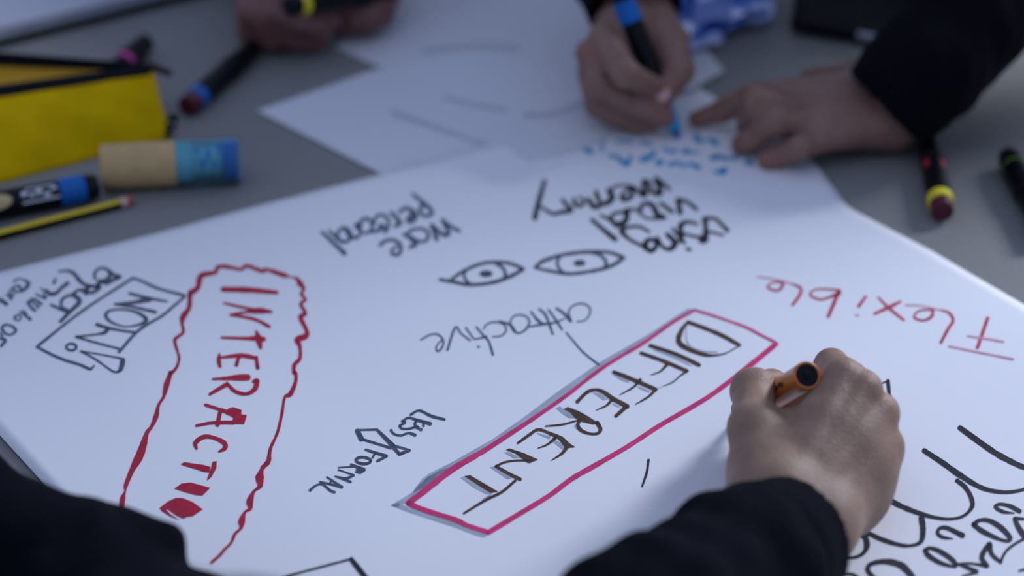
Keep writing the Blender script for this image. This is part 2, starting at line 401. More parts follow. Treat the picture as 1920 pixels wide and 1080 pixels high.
class Ink:
    """marks of one pen, gathered into one mesh lying on the sheet"""
    def __init__(s, m, lift=.00025, surf=PP): s.V, s.F, s.m, s.lift, s.surf = [], [], M[m], lift, surf; s.gain = dict(pink=1.28, rose=1.25, brown=1.16, black=1.16, slate=1.16, steel=1.14, red=1.08, flex=1.1).get(m, 1)
    def add(s, V2, F2): n = len(s.V); s.V += V2; s.F += [[i+n for i in f] for f in F2]
    def line(s, pts, crop=(0, 0, 1), w=None, curve=True, taper=.55):
        ox, oy, sc = crop; P = []
        lw = w
        for p in pts:
            if len(p) > 2: lw = p[2]
            P.append((ox+p[0]/sc, oy+p[1]/sc, lw*s.gain/sc))
        P = np.array(P, float)
        if len(P) > 2 and curve:
            E = np.vstack([2*P[0]-P[1], P, 2*P[-1]-P[-2]]); out = []
            for i in range(1, len(E)-2):
                for q in range(6):
                    t = q/6; a, b, c, d = E[i-1], E[i], E[i+1], E[i+2]
                    out.append(.5*((2*b)+(c-a)*t+(2*a-5*b+4*c-d)*t*t+(3*b-a-3*c+d)*t**3))
            out.append(P[-1]); P = np.array(out)
        elif len(P) > 2 or len(P) == 2:
            out = []
            for i in range(len(P)-1):
                m = max(2, int(np.linalg.norm(P[i+1, :2]-P[i, :2])/12))
                for q in range(m): out.append(P[i]+(P[i+1]-P[i])*q/m)
            out.append(P[-1]); P = np.array(out)
        P[:, 2] = np.maximum(P[:, 2], .6)
        T = np.gradient(P[:, :2], axis=0); T /= np.maximum(np.linalg.norm(T, axis=1), 1e-6)[:, None]
        # slight hand tremor
        rn = np.random.RandomState(int(abs(P[0, 0]*7+P[0, 1]*3)) % 9999)
        P[:, 2] *= 1+.05*rn.randn(len(P))
        # rounded ends
        e0, e1 = P[0].copy(), P[-1].copy()
        r0, r1 = e0[2]*.35, e1[2]*.35
        a = np.array([[e0[0]-T[0, 0]*r0, e0[1]-T[0, 1]*r0, e0[2]*taper]]); b = np.array([[e1[0]+T[-1, 0]*r1, e1[1]+T[-1, 1]*r1, e1[2]*taper]])
        P = np.vstack([a, P, b]); T = np.vstack([T[:1], T, T[-1:]])
        N = np.stack([-T[:, 1], T[:, 0]], 1); V2 = []
        for (x, y, ww), n_ in zip(P, N):
            for sg in (-.5, 0, .5): V2.append(s.surf(x+n_[0]*ww*sg, y+n_[1]*ww*sg, s.lift))
        F2 = []
        for i in range(len(P)-1):
            for q in (0, 1): F2.append([i*3+q, (i+1)*3+q, (i+1)*3+q+1, i*3+q+1])
        s.add(V2, F2)
    def fill(s, pts, crop=(0, 0, 1)):
        ox, oy, sc = crop; P = [(ox+p[0]/sc, oy+p[1]/sc) for p in pts]
        tri = tessellate_polygon([[Vector((x, y, 0)) for x, y in P]])
        # refine so the fill follows the sheet
        V2 = [np.array(p) for p in P]; F2 = [list(t) for t in tri]
        for _ in range(2):
            mid, G = {}, []
            def md(a, b):
                k = (min(a, b), max(a, b))
                if k not in mid: V2.append((V2[a]+V2[b])/2); mid[k] = len(V2)-1
                return mid[k]
            for a, b, c in F2:
                x, y, z = md(a, b), md(b, c), md(c, a); G += [[a, x, z], [x, b, y], [z, y, c], [x, y, z]]
            F2 = G
        s.add([s.surf(p[0], p[1], s.lift) for p in V2], F2)
    def ell(s, cx, cy, rx, ry, w, crop, rot=0, a0=0, a1=360):
        pts = []
        for i in range(19):
            t = math.radians(a0+(a1-a0)*i/18); x, y = rx*math.cos(t), ry*math.sin(t); r = math.radians(rot)
            pts.append((cx+x*math.cos(r)-y*math.sin(r), cy+x*math.sin(r)+y*math.cos(r), w))
        s.line(pts, crop)
    def disc(s, cx, cy, rx, ry, crop, rot=0):
        r = math.radians(rot)
        s.fill([(cx+rx*math.cos(t)*math.cos(r)-ry*math.sin(t)*math.sin(r), cy+rx*math.cos(t)*math.sin(r)+ry*math.sin(t)*math.cos(r))
                for t in [2*math.pi*i/20 for i in range(20)]], crop)
    def build(s, name, parent, label=None):
        # orient all faces upward
        V2 = np.array(s.V); F2 = []
        for f in s.F:
            n_ = np.cross(V2[f[1]]-V2[f[0]], V2[f[2]]-V2[f[0]]); F2.append(f if n_[2] > 0 else f[::-1])
        o = mesh(name, V2, F2, s.m, parent, smooth=False)
        if label: o['label'] = label
        return o
C1, C2, C3, C4, C5, C6 = (0, 490, 8), (60, 510, 5.4), (330, 480, 4.907), (280, 680, 5.4), (200, 840, 5.4), (200, 660, 3.6)
D1, D2, D3, D4, D5, D6, D7, D8 = (590, 350, 6.857), (990, 320, 4.8), (1070, 230, 5.333), (1220, 570, 7.2), (1060, 640, 6.75), (900, 740, 6.75), (730, 820, 5.683), (1560, 880, 5.333)
E1, E3, E4, E6, E7, E8 = (560, 300, 4.1545), (740, 540, 4.8), (1400, 500, 3.692), (560, 740, 4.91), (1560, 700, 2.842), (0, 780, 2.526)

# boxed word at the left
k = Ink('steel')
for a in ([(50, 755, 26), (500, 400, 25), (1020, 60, 24)], [(1020, 60, 24), (1110, 90), (1250, 155, 26), (1400, 200), (1540, 235, 26)],
          [(1550, 245, 24), (1440, 340), (1320, 440, 26), (1080, 590, 26), (880, 810, 28)],
          [(50, 755, 26), (180, 825), (330, 890, 26), (480, 935), (580, 980, 26), (610, 970, 20), (630, 945, 16)]): k.line(a, C2)
k.build('drawn_box', poster, 'thin blue-grey box drawn round the upside-down word at the far left')
k = Ink('slate')
k.line([(1370, 297, 18), (1270, 280, 22), (1170, 262, 30), (985, 215, 24)], C2); k.line([(1190, 278, 44), (1010, 310, 32), (840, 325, 20)], C2)
k.line([(840, 322, 24), (1010, 350, 24), (1255, 405, 30)], C2)
k.line([(745, 430, 28), (780, 392, 22), (870, 378, 18), (980, 385, 20), (1090, 420, 26), (1155, 475, 36), (1125, 515, 30), (1040, 542, 18), (930, 550, 14), (820, 515, 22), (760, 470, 28), (745, 430, 28)], C2)
k.line([(655, 530, 34), (760, 562, 26), (900, 590, 22), (1055, 612, 22)], C2); k.line([(765, 570, 40), (740, 610, 34), (640, 632, 18), (450, 655, 22)], C2)
k.line([(445, 655, 22), (650, 715, 20), (880, 775, 20)], C2); k.ell(398, 758, 52, 34, 22, C2)
k.line([(490, 800, 16), (700, 835, 15), (935, 880, 18)], C2); k.line([(920, 885, 40), (912, 940, 46), (895, 990, 40)], C2)
k.line([(885, 1005, 24), (840, 1012, 18), (780, 980, 18), (640, 880, 18), (490, 800, 16)], C2)
k.build('lettering', poster, 'upside-down dark letters inside the thin box at the far left')
# crowded notes at the far left
k = Ink('slate')
for a in ([(905, 905, 44), (1035, 765, 50), (1195, 600, 60), (1100, 500, 56)], [(1035, 740, 30), (930, 680, 30), (920, 600, 40), (980, 530, 36), (1090, 500, 40)],
          [(760, 650, 34), (880, 700, 40), (1035, 765, 44)], [(1100, 490, 50), (1170, 430, 36), (1250, 440, 50), (1300, 490, 50)],
          [(1250, 440, 36), (1330, 380, 50), (1430, 375, 50), (1500, 400, 50)], [(1330, 380, 40), (1310, 440, 40), (1370, 470, 46), (1450, 430, 50), (1500, 370, 50)],
          [(1450, 400, 50), (1500, 300, 56), (1600, 325, 50), (1700, 275, 50), (1800, 230, 56)], [(1800, 228, 50), (1720, 205, 44), (1650, 165, 60)],
          [(1430, 270, 36), (1420, 180, 40), (1480, 110, 36), (1560, 100, 34), (1640, 150, 50), (1640, 230, 50), (1560, 290, 50), (1500, 290, 50)],
          [(880, 150, 24), (1010, 140, 34), (1110, 180, 50), (1190, 280, 54), (1270, 345, 44), (1360, 365, 44)],
          [(810, 320, 50), (825, 280, 30), (840, 240, 16)], [(1020, 320, 56), (920, 400, 46), (850, 470, 46), (760, 490, 56), (690, 440, 56)]): k.line(a, C1)
k.build('lettering', poster, 'dark crowded handwriting above the thin box at the far left')
k = Ink('steel')
for a in ([(640, 480, 20), (700, 540, 30)], [(540, 490, 26), (680, 560, 30)], [(600, 400, 16), (690, 450, 34)], [(420, 620, 44), (500, 560, 30), (620, 640, 46)],
          [(420, 620, 40), (470, 690, 40), (530, 740, 40)], [(470, 590, 26), (580, 690, 34)], [(300, 750, 26), (360, 790, 34), (460, 870, 44)],
          [(350, 730, 20), (400, 790, 24)], [(240, 880, 34), (220, 830, 34), (290, 800, 24), (315, 845, 24), (275, 890, 24)], [(0, 570, 54), (100, 640, 60)],
          [(100, 500, 34), (140, 520, 40), (170, 570, 40)], [(130, 440, 26), (200, 520, 34)], [(210, 300, 34), (270, 260, 24), (340, 270, 24), (430, 330, 54), (350, 430, 44), (240, 450, 24), (200, 380, 24), (310, 375, 26)],
          [(160, 400, 20), (230, 470, 24)], [(270, 350, 24), (330, 440, 40)], [(240, 1030, 46), (180, 970, 34), (80, 950, 34), (30, 1000, 40), (70, 1070, 34), (150, 1100, 30), (230, 1060, 36)]): k.line(a, C1)
k.line([(0, 640, 18), (42, 655, 24), (8, 700, 20)], (0, 480, 4.153)); k.line([(0, 600, 14), (20, 622, 18)], (0, 480, 4.153))
k.build('lettering', poster, 'blurred lines of handwriting at the left edge of the picture')

# red wavy frame and word
def conv(lst, c): return [(c[0]+p[0]/c[2], c[1]+p[1]/c[2], p[2]/c[2]) for p in lst]
top = conv([(130, 340, 50), (200, 290, 44), (232, 180, 50), (360, 150, 36), (380, 105, 34), (450, 95, 34), (600, 122, 28), (648, 88, 34), (795, 138, 36), (830, 122, 30), (985, 172, 42), (1050, 190, 12), (1110, 205, 26),
            (1140, 250, 48), (1175, 300, 30), (1155, 350, 28), (1192, 400, 26), (1150, 440, 32), (1192, 530, 30), (1145, 560, 42), (1200, 680, 36), (1195, 735, 50), (1115, 770, 52), (1140, 830, 32), (1140, 940, 32), (1090, 1000, 36), (1085, 1075, 30)], C3)
rt = conv([(1480, 100, 34), (1482, 190, 34), (1428, 318, 46), (1372, 350, 26), (1342, 520, 28), (1300, 700, 26), (1230, 860, 28), (1215, 940, 36), (1205, 1000, 46), (1150, 1060, 40)], C4)
rb = conv([(1572, 215, 34), (1550, 300, 78), (1552, 385, 44), (1490, 440, 28), (1450, 540, 66), (1455, 610, 38), (1400, 650, 26), (1368, 740, 66), (1360, 810, 30), (1300, 870, 28), (1260, 960, 26), (1190, 1030, 28), (1150, 1080, 30), (1060, 1160, 30)], C5)
lf = conv([(1600, 210, 46), (1590, 360, 44), (1530, 450, 58), (1520, 520, 32), (1530, 610, 30), (1450, 680, 34), (1460, 760, 26), (1490, 870, 26), (1460, 970, 28), (1400, 1030, 42)], C2)
lb = conv([(435, 135, 28), (405, 220, 34), (385, 300, 20), (350, 360, 18), (335, 430, 30), (305, 500, 22), (272, 545, 26), (250, 620, 40), (222, 700, 52), (170, 800, 34), (130, 900, 26), (125, 940, 12), (108, 990, 34), (100, 1080, 28), (92, 1140, 28)], C6)
k = Ink('red'); k.line(top+rt+rb); k.line(lf+lb)
k.build('drawn_frame', poster, 'long wavy crimson frame round the vertical red word')
k = Ink('red')
k.line([(430, 305, 46), (680, 312, 48), (930, 335, 34)], C3)
for a in ([(440, 432, 20), (680, 485, 26), (870, 515, 24)], [(880, 512, 22), (760, 502, 54), (640, 515, 24), (500, 540, 22)], [(500, 540, 24), (720, 580, 28), (860, 650, 30)],
          [(420, 750, 22), (640, 757, 30), (735, 757, 46), (812, 765, 44)], [(738, 690, 20), (760, 760, 56), (780, 850, 28)], [(400, 935, 18), (600, 915, 42), (740, 940, 30)],
          [(400, 900, 20), (395, 960, 38), (405, 1018, 28)], [(578, 930, 30), (555, 1005, 32)], [(738, 930, 34), (752, 1032, 32)]): k.line(a, C3)
for a in ([(640, 165, 22), (780, 158, 34), (900, 150, 60), (1000, 148, 62)], [(610, 320, 28), (790, 215, 44)], [(790, 215, 30), (870, 290, 36), (980, 315, 34), (1065, 270, 46), (1090, 185, 50), (1055, 190, 34)],
          [(565, 425, 28), (720, 475, 34), (860, 525, 60)], [(475, 637, 24), (640, 608, 32), (860, 605, 40)], [(718, 490, 38), (690, 632, 40)],
          [(478, 870, 24), (468, 810, 44), (545, 752, 42), (640, 755, 36), (755, 808, 44), (765, 865, 42), (705, 900, 18)]): k.line(a, C4)
k.fill([(800, 462), (850, 448), (935, 478), (930, 522), (988, 530), (960, 622), (830, 620), (850, 560), (780, 505)], C4)
k.fill([(750, 160), (790, 143), (980, 170), (1050, 190), (1040, 247), (980, 240), (900, 212), (780, 178)], C5)
k.fill([(1072, 138), (1115, 132), (1110, 205), (1060, 295), (1015, 332), (1025, 290), (1055, 210)], C5)
k.fill([(685, 410), (760, 358), (850, 348), (1050, 402), (970, 482), (900, 474), (800, 448)], C5)
k.fill([(535, 605), (620, 540), (700, 503), (770, 505), (870, 545), (975, 620), (870, 692), (820, 695), (775, 715), (700, 680), (620, 620), (604, 628), (650, 672), (745, 735), (640, 690), (560, 640)], C5)
k.build('lettering', poster, 'vertical crimson word INTERACTIO running down the wavy frame')

# more personal
k = Ink('steel')
for a in ([(90, 580, 34), (220, 700, 46), (390, 860, 54)], [(180, 560, 26), (290, 660, 46), (370, 710, 44), (450, 680, 36), (440, 590, 70), (380, 530, 44), (310, 570, 36), (290, 640, 36)],
          [(450, 645, 36), (540, 650, 44), (600, 590, 36), (540, 490, 74)], [(580, 560, 46), (600, 440, 40), (680, 410, 38), (740, 480, 40), (720, 570, 40), (640, 600, 36)],
          [(760, 480, 34), (790, 385, 38), (870, 360, 38), (940, 420, 40), (950, 500, 36), (900, 585, 44)], [(740, 580, 36), (830, 560, 40), (850, 500, 54), (930, 545, 44)],
          [(980, 330, 44), (1050, 400, 48), (1100, 460, 50)], [(1100, 470, 54), (1030, 510, 40)], [(1090, 330, 44), (1170, 270, 42), (1260, 320, 60), (1300, 385, 54), (1250, 450, 46), (1190, 430, 44), (1240, 370, 54)],
          [(1260, 90, 34), (1400, 210, 52), (1500, 300, 46), (1490, 365, 44), (1400, 370, 38), (1350, 305, 44), (1390, 230, 44)],
          [(1640, 430, 46), (1740, 500, 36), (1860, 570, 42)], [(1660, 450, 44), (1720, 590, 54), (1660, 620, 44), (1500, 490, 54)], [(1500, 490, 46), (1540, 590, 44), (1570, 680, 54)],
          [(1200, 590, 40), (1280, 545, 36), (1400, 545, 36), (1460, 600, 44), (1440, 690, 38), (1340, 700, 36), (1240, 645, 38)], [(1140, 610, 34), (1200, 640, 44), (1300, 730, 54), (1220, 780, 38)],
          [(840, 750, 40), (920, 690, 40), (1030, 690, 40), (1105, 760, 46), (1090, 860, 40), (1010, 870, 38), (990, 820, 34), (1050, 770, 34)]): k.line(a, D1)
k.build('lettering', poster, 'upside-down blue-grey handwriting reading more personal')
# using visual memory
k = Ink('black')
for a in ([(150, 90, 34), (90, 300, 40), (60, 430, 44)], [(110, 320, 22), (220, 385, 28), (300, 372, 32), (390, 355, 38), (340, 300, 32), (310, 260, 28)], [(410, 250, 28), (430, 305, 36), (490, 310, 28), (505, 270, 24), (460, 235, 22)],
          [(540, 250, 32), (590, 320, 42), (650, 310, 32), (610, 190, 38)], [(645, 300, 30), (710, 290, 42), (760, 240, 46), (720, 170, 38)], [(740, 230, 34), (770, 150, 22), (850, 130, 20), (940, 140, 22)],
          [(840, 225, 34), (860, 260, 38), (930, 230, 38), (930, 160, 34), (870, 190, 26), (840, 225, 30)], [(940, 140, 24), (1050, 220, 44), (1040, 100, 38), (1095, 115, 34), (1110, 185, 32), (1190, 200, 46), (1150, 70, 42)], [(1150, 70, 40), (1230, 130, 34), (1280, 170, 22)],
          [(575, 440, 32), (680, 530, 36), (790, 620, 42)], [(650, 400, 20), (740, 440, 32), (800, 485, 46), (880, 450, 46), (890, 360, 46)], [(750, 440, 34), (765, 390, 26), (840, 372, 26), (890, 355, 30)], [(890, 350, 32), (970, 350, 20), (1000, 380, 16)],
          [(1010, 330, 36), (1060, 292, 34), (1130, 320, 44), (1160, 390, 46), (1230, 420, 40)], [(1010, 330, 30), (1025, 400, 20), (1100, 432, 20), (1230, 420, 34)], [(1190, 290, 26), (1300, 370, 34)],
          [(1350, 260, 46), (1370, 380, 42)], [(1370, 260, 34), (1440, 285, 28), (1520, 350, 30)], [(1090, 550, 24), (1000, 502, 24), (890, 512, 28), (845, 545, 44), (920, 620, 26), (1040, 680, 30), (1110, 720, 44), (1160, 665, 36), (1120, 618, 34), (1062, 640, 44), (1060, 700, 44)],
          [(1160, 600, 28), (1220, 690, 28), (1290, 700, 40), (1320, 640, 46), (1250, 570, 36)], [(1300, 520, 26), (1410, 650, 28)], [(1330, 660, 24), (1385, 600, 34), (1370, 505, 46), (1430, 460, 32), (1530, 480, 20)],
          [(1400, 565, 22), (1500, 592, 24), (1600, 600, 32)], [(1590, 430, 46), (1600, 520, 38), (1590, 620, 60), (1545, 632, 28)], [(1590, 430, 34), (1680, 430, 26), (1740, 480, 30), (1800, 540, 34)], [(1600, 540, 20), (1760, 580, 20)], [(1430, 700, 26), (1462, 712, 26)]): k.line(a, D2)
k.build('lettering', poster, 'upside-down black handwriting reading using visual memory')
# eyes
k = Ink('slate')
for a in ([(1180, 935, 18), (1290, 862, 24), (1430, 805, 22), (1580, 795, 22), (1680, 815, 22), (1750, 850, 26)], [(1750, 850, 26), (1640, 910, 26), (1500, 955, 24), (1330, 970, 24), (1190, 945, 24), (1100, 930, 22)],
          [(1300, 865, 18), (1290, 912, 18), (1330, 962, 20)], [(1540, 805, 22), (1600, 850, 22), (1612, 915, 26)]): k.line(a, E1)
k.disc(1460, 885, 52, 27, E1); k.build('eye_drawing', poster, 'left one of the two drawn eyes')
k = Ink('slate')
for a in ([(60, 870, 22), (140, 812, 30), (300, 760, 28), (500, 732, 28), (700, 730, 26), (800, 755, 28), (860, 785, 34)], [(860, 785, 28), (780, 840, 32), (680, 880, 30), (500, 915, 26), (350, 925, 26), (150, 892, 22), (60, 870, 20)],
          [(285, 780, 22), (262, 830, 22), (290, 890, 22), (330, 922, 24)], [(560, 735, 22), (650, 760, 24), (700, 810, 26), (700, 862, 28)]): k.line(a, D2)
k.disc(465, 830, 55, 29, D2); k.build('eye_drawing', poster, 'right one of the two drawn eyes')
# attractive
k = Ink('steel')
for a in ([(1640, 303, 10), (1715, 287, 12), (1762, 215, 14), (1740, 158, 14), (1670, 138, 14), (1600, 163, 14), (1566, 220, 16), (1585, 300, 24)], [(1585, 298, 22), (1520, 225, 22), (1455, 180, 18)],
          [(1385, 195, 16), (1440, 270, 18), (1510, 375, 16)], [(1300, 188, 16), (1360, 245, 20), (1425, 415, 18)], [(1530, 275, 10), (1440, 310, 16), (1340, 325, 20), (1200, 350, 10)],
          [(1225, 210, 14), (1285, 285, 22), (1330, 320, 22)], [(1180, 370, 14), (1212, 315, 16), (1195, 262, 14), (1130, 240, 13), (1065, 258, 13), (1042, 320, 14), (1075, 388, 16), (1130, 403, 15), (1190, 365, 16)],
          [(1095, 400, 14), (1040, 330, 20), (940, 297, 15)], [(880, 438, 12), (960, 428, 13), (1003, 380, 14), (980, 325, 14), (900, 305, 14), (830, 325, 13), (800, 368, 12)],
          [(735, 350, 15), (800, 425, 17), (850, 485, 17), (885, 600, 20)], [(830, 435, 16), (725, 457, 13), (690, 425, 13), (640, 355, 14)], [(680, 470, 15), (600, 410, 14), (545, 355, 18), (475, 558, 17)],
          [(235, 465, 13), (330, 416, 14), (400, 422, 15), (440, 480, 16), (420, 545, 16), (385, 568, 15), (375, 530, 13), (400, 490, 12), (438, 462, 12)]): k.line(a, E3)
k.disc(755, 528, 13, 11, E3)
k.line([(1545, 400, 14), (1600, 465, 14), (1680, 560, 14), (1750, 622, 15), (1840, 690, 17)], E3)
k.build('lettering', poster, 'upside-down blue-grey handwriting reading attractive')
# flexible
k = Ink('flex')
for a in ([(1670, 352, 22), (1598, 560, 24)], [(1345, 525, 20), (1395, 430, 20), (1430, 370, 20), (1400, 318, 17), (1345, 300, 11)], [(1290, 300, 20), (1280, 345, 20), (1220, 372, 15), (1160, 348, 15), (1195, 305, 12), (1290, 296, 11)],
          [(910, 210, 11), (985, 285, 18), (1090, 370, 15)], [(885, 325, 17), (985, 280, 22), (1065, 240, 16)], [(825, 205, 18), (775, 275, 20)], [(640, 165, 26), (605, 250, 24), (565, 345, 22)],
          [(645, 180, 26), (560, 215, 15), (500, 225, 14), (440, 190, 14), (490, 155, 11), (640, 160, 14)], [(318, 265, 18), (370, 190, 20), (372, 145, 17), (320, 120, 11)], [(250, 115, 20), (240, 150, 18), (200, 165, 14), (145, 140, 13), (180, 110, 10), (250, 103, 12)]): k.line(a, E4)
k.build('lettering', poster, 'upside-down red handwriting reading Flexible at the right')
k = Ink('flex2'); k.line([(1400, 550, 15), (1620, 595, 15), (1845, 640, 16)], E4); k.build('underline', poster, 'faint pale red underline')
k = Ink('flex2')
for a in ([(1530, 480, 13), (1640, 495, 14), (1780, 520, 17)], [(1345, 300, 11), (1290, 288, 11), (1200, 268, 11), (1100, 265, 11)], [(320, 120, 11), (250, 100, 10), (160, 80, 10), (75, 70, 11)]): k.line(a, E4)
k.disc(765, 335, 16, 9, E4)
k.build('lettering', poster, 'faint pale red strokes of the word Flexible')

# DIFFERENT
pk = [(765, 943, 8), (785, 929, 9), (804, 914, 9), (851, 878, 9), (906, 846, 7.5), (946, 820, 7), (989, 792, 6), (1060, 743, 5.5), (1122, 695, 5.5), (1164, 668, 5), (1208, 642, 5), (1262, 604, 4.5), (1303, 581, 4)]
k = Ink('grey', .0001)
up = [(733, 947), (752, 936), (772, 924), (792, 897), (806, 887), (843, 869), (924, 823), (977, 786), (1038, 740), (1060, 724), (1131, 675), (1193, 640), (1220, 624), (1262, 596), (1289, 579), (1303, 579)]
lo_ = [(p[0]+2, p[1]) for p in pk][::-1]
k.fill(up+lo_)
k.fill([(20, 725), (180, 790), (480, 890), (700, 960), (850, 1020), (1000, 1068), (1060, 1040), (840, 960), (700, 900), (480, 820), (200, 750), (120, 700)], D7)
k.build('drawn_shadow', poster, 'pale grey marker band along the magenta box')
k = Ink('grey2', .00018); k.fill([(255, 592), (300, 520), (410, 420), (540, 350), (670, 318), (520, 420), (390, 520)], D7); k.fill([(15, 722), (95, 698), (118, 716), (80, 748)], D7)
k.build('drawn_shadow', poster, 'dark grey marker patches at the lower end of the magenta box')
k = Ink('pink')
k.line(pk, curve=True); k.line([(765, 943, 8), (785, 952, 8), (814, 962, 7.5), (840, 970, 7.5), (860, 977, 8), (876, 985, 7), (916, 998, 7)])
k.line([(916, 998, 8), (976, 962, 7.5), (1030, 929, 7.5), (1073, 897, 7.5), (1122, 869, 7.5), (1180, 835, 7), (1238, 797, 7), (1297, 763, 7), (1340, 736, 7), (1400, 690, 8), (1456, 644, 8)])
k.build('drawn_frame', poster, 'long magenta box round the brown word DIFFERENT')
k = Ink('rose'); k.line([(1303, 581, 4), (1345, 594, 4), (1398, 613, 4.5), (1425, 627, 4.5), (1453, 641, 4.5)]); k.build('drawn_frame', poster, 'paler magenta top end of the box round DIFFERENT')
k = Ink('grey', .00015)
k.line([(480, 320, 14), (480, 450, 14), (530, 570, 24), (700, 640, 28), (900, 650, 18)], D4)
k.line([(1120, 105, 14), (1400, 212, 26), (1590, 308, 14)], D5); k.line([(600, 405, 16), (700, 475, 24), (800, 512, 22)], D5); k.line([(930, 580, 26), (1060, 635, 28)], D5)
k.fill([(340, 645), (440, 655), (545, 735), (480, 745)], D5); k.line([(610, 795, 22), (680, 830, 18)], D5); k.line([(1500, 400, 26), (1360, 510, 24), (1250, 560, 12), (1150, 612, 8)], D5)
k.fill([(960, 170), (1010, 145), (1070, 190), (1150, 230), (1235, 300), (1120, 292), (1030, 230)], D6); k.fill([(715, 480), (900, 530), (880, 562), (760, 512)], D6); k.fill([(930, 600), (950, 570), (1085, 650), (1045, 695)], D6)
k.fill([(305, 730), (350, 722), (520, 800), (430, 805)], D6); k.fill([(125, 915), (195, 905), (420, 1050), (350, 1070)], D6); k.line([(1240, 350, 18), (1205, 400, 20), (1250, 450, 12)], D6)
k.fill([(760, 428), (805, 410), (1000, 545), (1095, 590), (1040, 608), (900, 535)], D7); k.line([(1090, 600, 14), (1000, 665, 22)], D7)
k.build('drawn_shadow', poster, 'pale grey drop shadows of the brown letters')
k = Ink('brown', .0003)
for a, c in (([(500, 240, 42), (760, 335, 46), (980, 430, 50), (1200, 555, 44)], D4), ([(510, 240, 36), (430, 330, 42), (378, 460, 62), (405, 540, 62), (520, 610, 52), (700, 675, 46), (830, 693, 28), (1000, 668, 16), (1130, 600, 13), (1200, 560, 14)], D4),
             ([(1070, 50, 38), (1400, 160, 42), (1700, 300, 44)], D5), ([(955, 145, 40), (1250, 250, 40), (1540, 375, 44)], D5), ([(1290, 290, 38), (1200, 380, 20), (1080, 425, 8)], D5), ([(1530, 380, 30), (1450, 440, 14), (1360, 520, 9), (1250, 562, 7)], D5),
             ([(610, 385, 40), (850, 480, 44), (1150, 610, 44)], D5), ([(950, 480, 36), (860, 580, 24), (690, 675, 9)], D5), ([(1140, 612, 36), (1050, 700, 26), (890, 795, 12)], D5),
             ([(150, 765, 40), (280, 640, 38), (400, 612, 32), (500, 650, 44), (600, 722, 50), (790, 825, 48)], D5), ([(590, 740, 36), (520, 810, 24), (390, 870, 9)], D5), ([(760, 830, 48), (710, 880, 42), (640, 945, 38)], D5),
             ([(1260, 325, 36), (1240, 390, 38), (1290, 455, 38), (1400, 493, 26), (1495, 485, 32), (1525, 430, 42), (1480, 350, 42)], D6), ([(1240, 322, 16), (1050, 375, 20), (830, 397, 16)], D6),
             ([(480, 610, 26), (620, 510, 32), (740, 440, 32), (900, 495, 34), (1020, 550, 48), (1100, 630, 60), (1190, 658, 14)], D6), ([(950, 550, 36), (850, 630, 22), (730, 677, 8)], D6), ([(1105, 655, 50), (1040, 740, 30), (905, 830, 9)], D6),
             ([(630, 832, 20), (450, 832, 20), (310, 855, 22), (200, 905, 26)], D6), ([(200, 905, 32), (350, 990, 36), (515, 1072, 36)], D6), ([(1345, 458, 24), (1200, 580, 26), (1030, 665, 26), (795, 808, 20)], D7)): k.line(a, c)
k.fill([(1060, 180), (1110, 153), (1250, 205), (1380, 280), (1480, 345), (1525, 352), (1430, 375), (1290, 340), (1200, 290), (1140, 222)], D6)
k.fill([(330, 697), (370, 678), (560, 740), (735, 820), (660, 850), (640, 862), (600, 858), (540, 812), (450, 742)], D6)
k.fill([(800, 412), (860, 402), (1160, 577), (1080, 590), (1000, 542)], D7)
k.build('lettering', poster, 'brown capital letters reading DIFFERENT')
# less formal
k = Ink('slate')
for a in ([(1030, 185, 22), (1110, 145, 18), (1220, 195, 24), (1345, 228, 20)], [(955, 245, 20), (1010, 212, 18), (1090, 232, 22), (1215, 268, 28)], [(1085, 240, 20), (1070, 275, 20), (1105, 300, 18)], [(1150, 262, 20), (1150, 290, 20)],
          [(950, 240, 18), (980, 257, 18), (932, 285, 20), (955, 312, 18), (1020, 312, 18), (1075, 300, 18), (1130, 322, 26)], [(850, 325, 22), (875, 358, 18), (940, 375, 18), (1010, 352, 18), (1075, 372, 28)],
          [(615, 505, 18), (810, 565, 26)], [(805, 568, 22), (725, 610, 24)], [(700, 545, 16), (680, 580, 16)], [(480, 640, 18), (600, 692, 36)], [(530, 660, 12), (365, 670, 10)],
          [(365, 690, 12), (510, 740, 16)], [(510, 742, 18), (430, 770, 22), (335, 750, 12)], [(335, 750, 12), (480, 802, 20)], [(260, 757, 14), (400, 850, 22)], [(400, 850, 22), (300, 825, 18), (195, 800, 13)], [(310, 780, 12), (285, 818, 14)],
          [(105, 880, 24), (160, 835, 18), (220, 825, 18), (290, 880, 22), (335, 898, 18)]): k.line(a, E6)
k.ell(595, 605, 68, 30, 22, E6, 4); k.fill([(535, 672), (600, 668), (617, 700), (570, 730), (520, 716)], E6)
k.build('lettering', poster, 'dark upside-down capitals reading LESS FORMAL')
k = Ink('slate')
for a in ([(530, 325, 16), (720, 320, 16)], [(720, 320, 22), (870, 470, 40)], [(540, 330, 38), (580, 410, 40)], [(590, 410, 20), (850, 490, 24)], [(870, 480, 30), (930, 548, 26)], [(925, 548, 26), (1025, 512, 20)], [(1020, 510, 18), (870, 465, 18)]): k.line(a, E6, curve=False)
k.build('bow_tie_drawing', poster, 'small drawn bow tie between the two upside-down words')
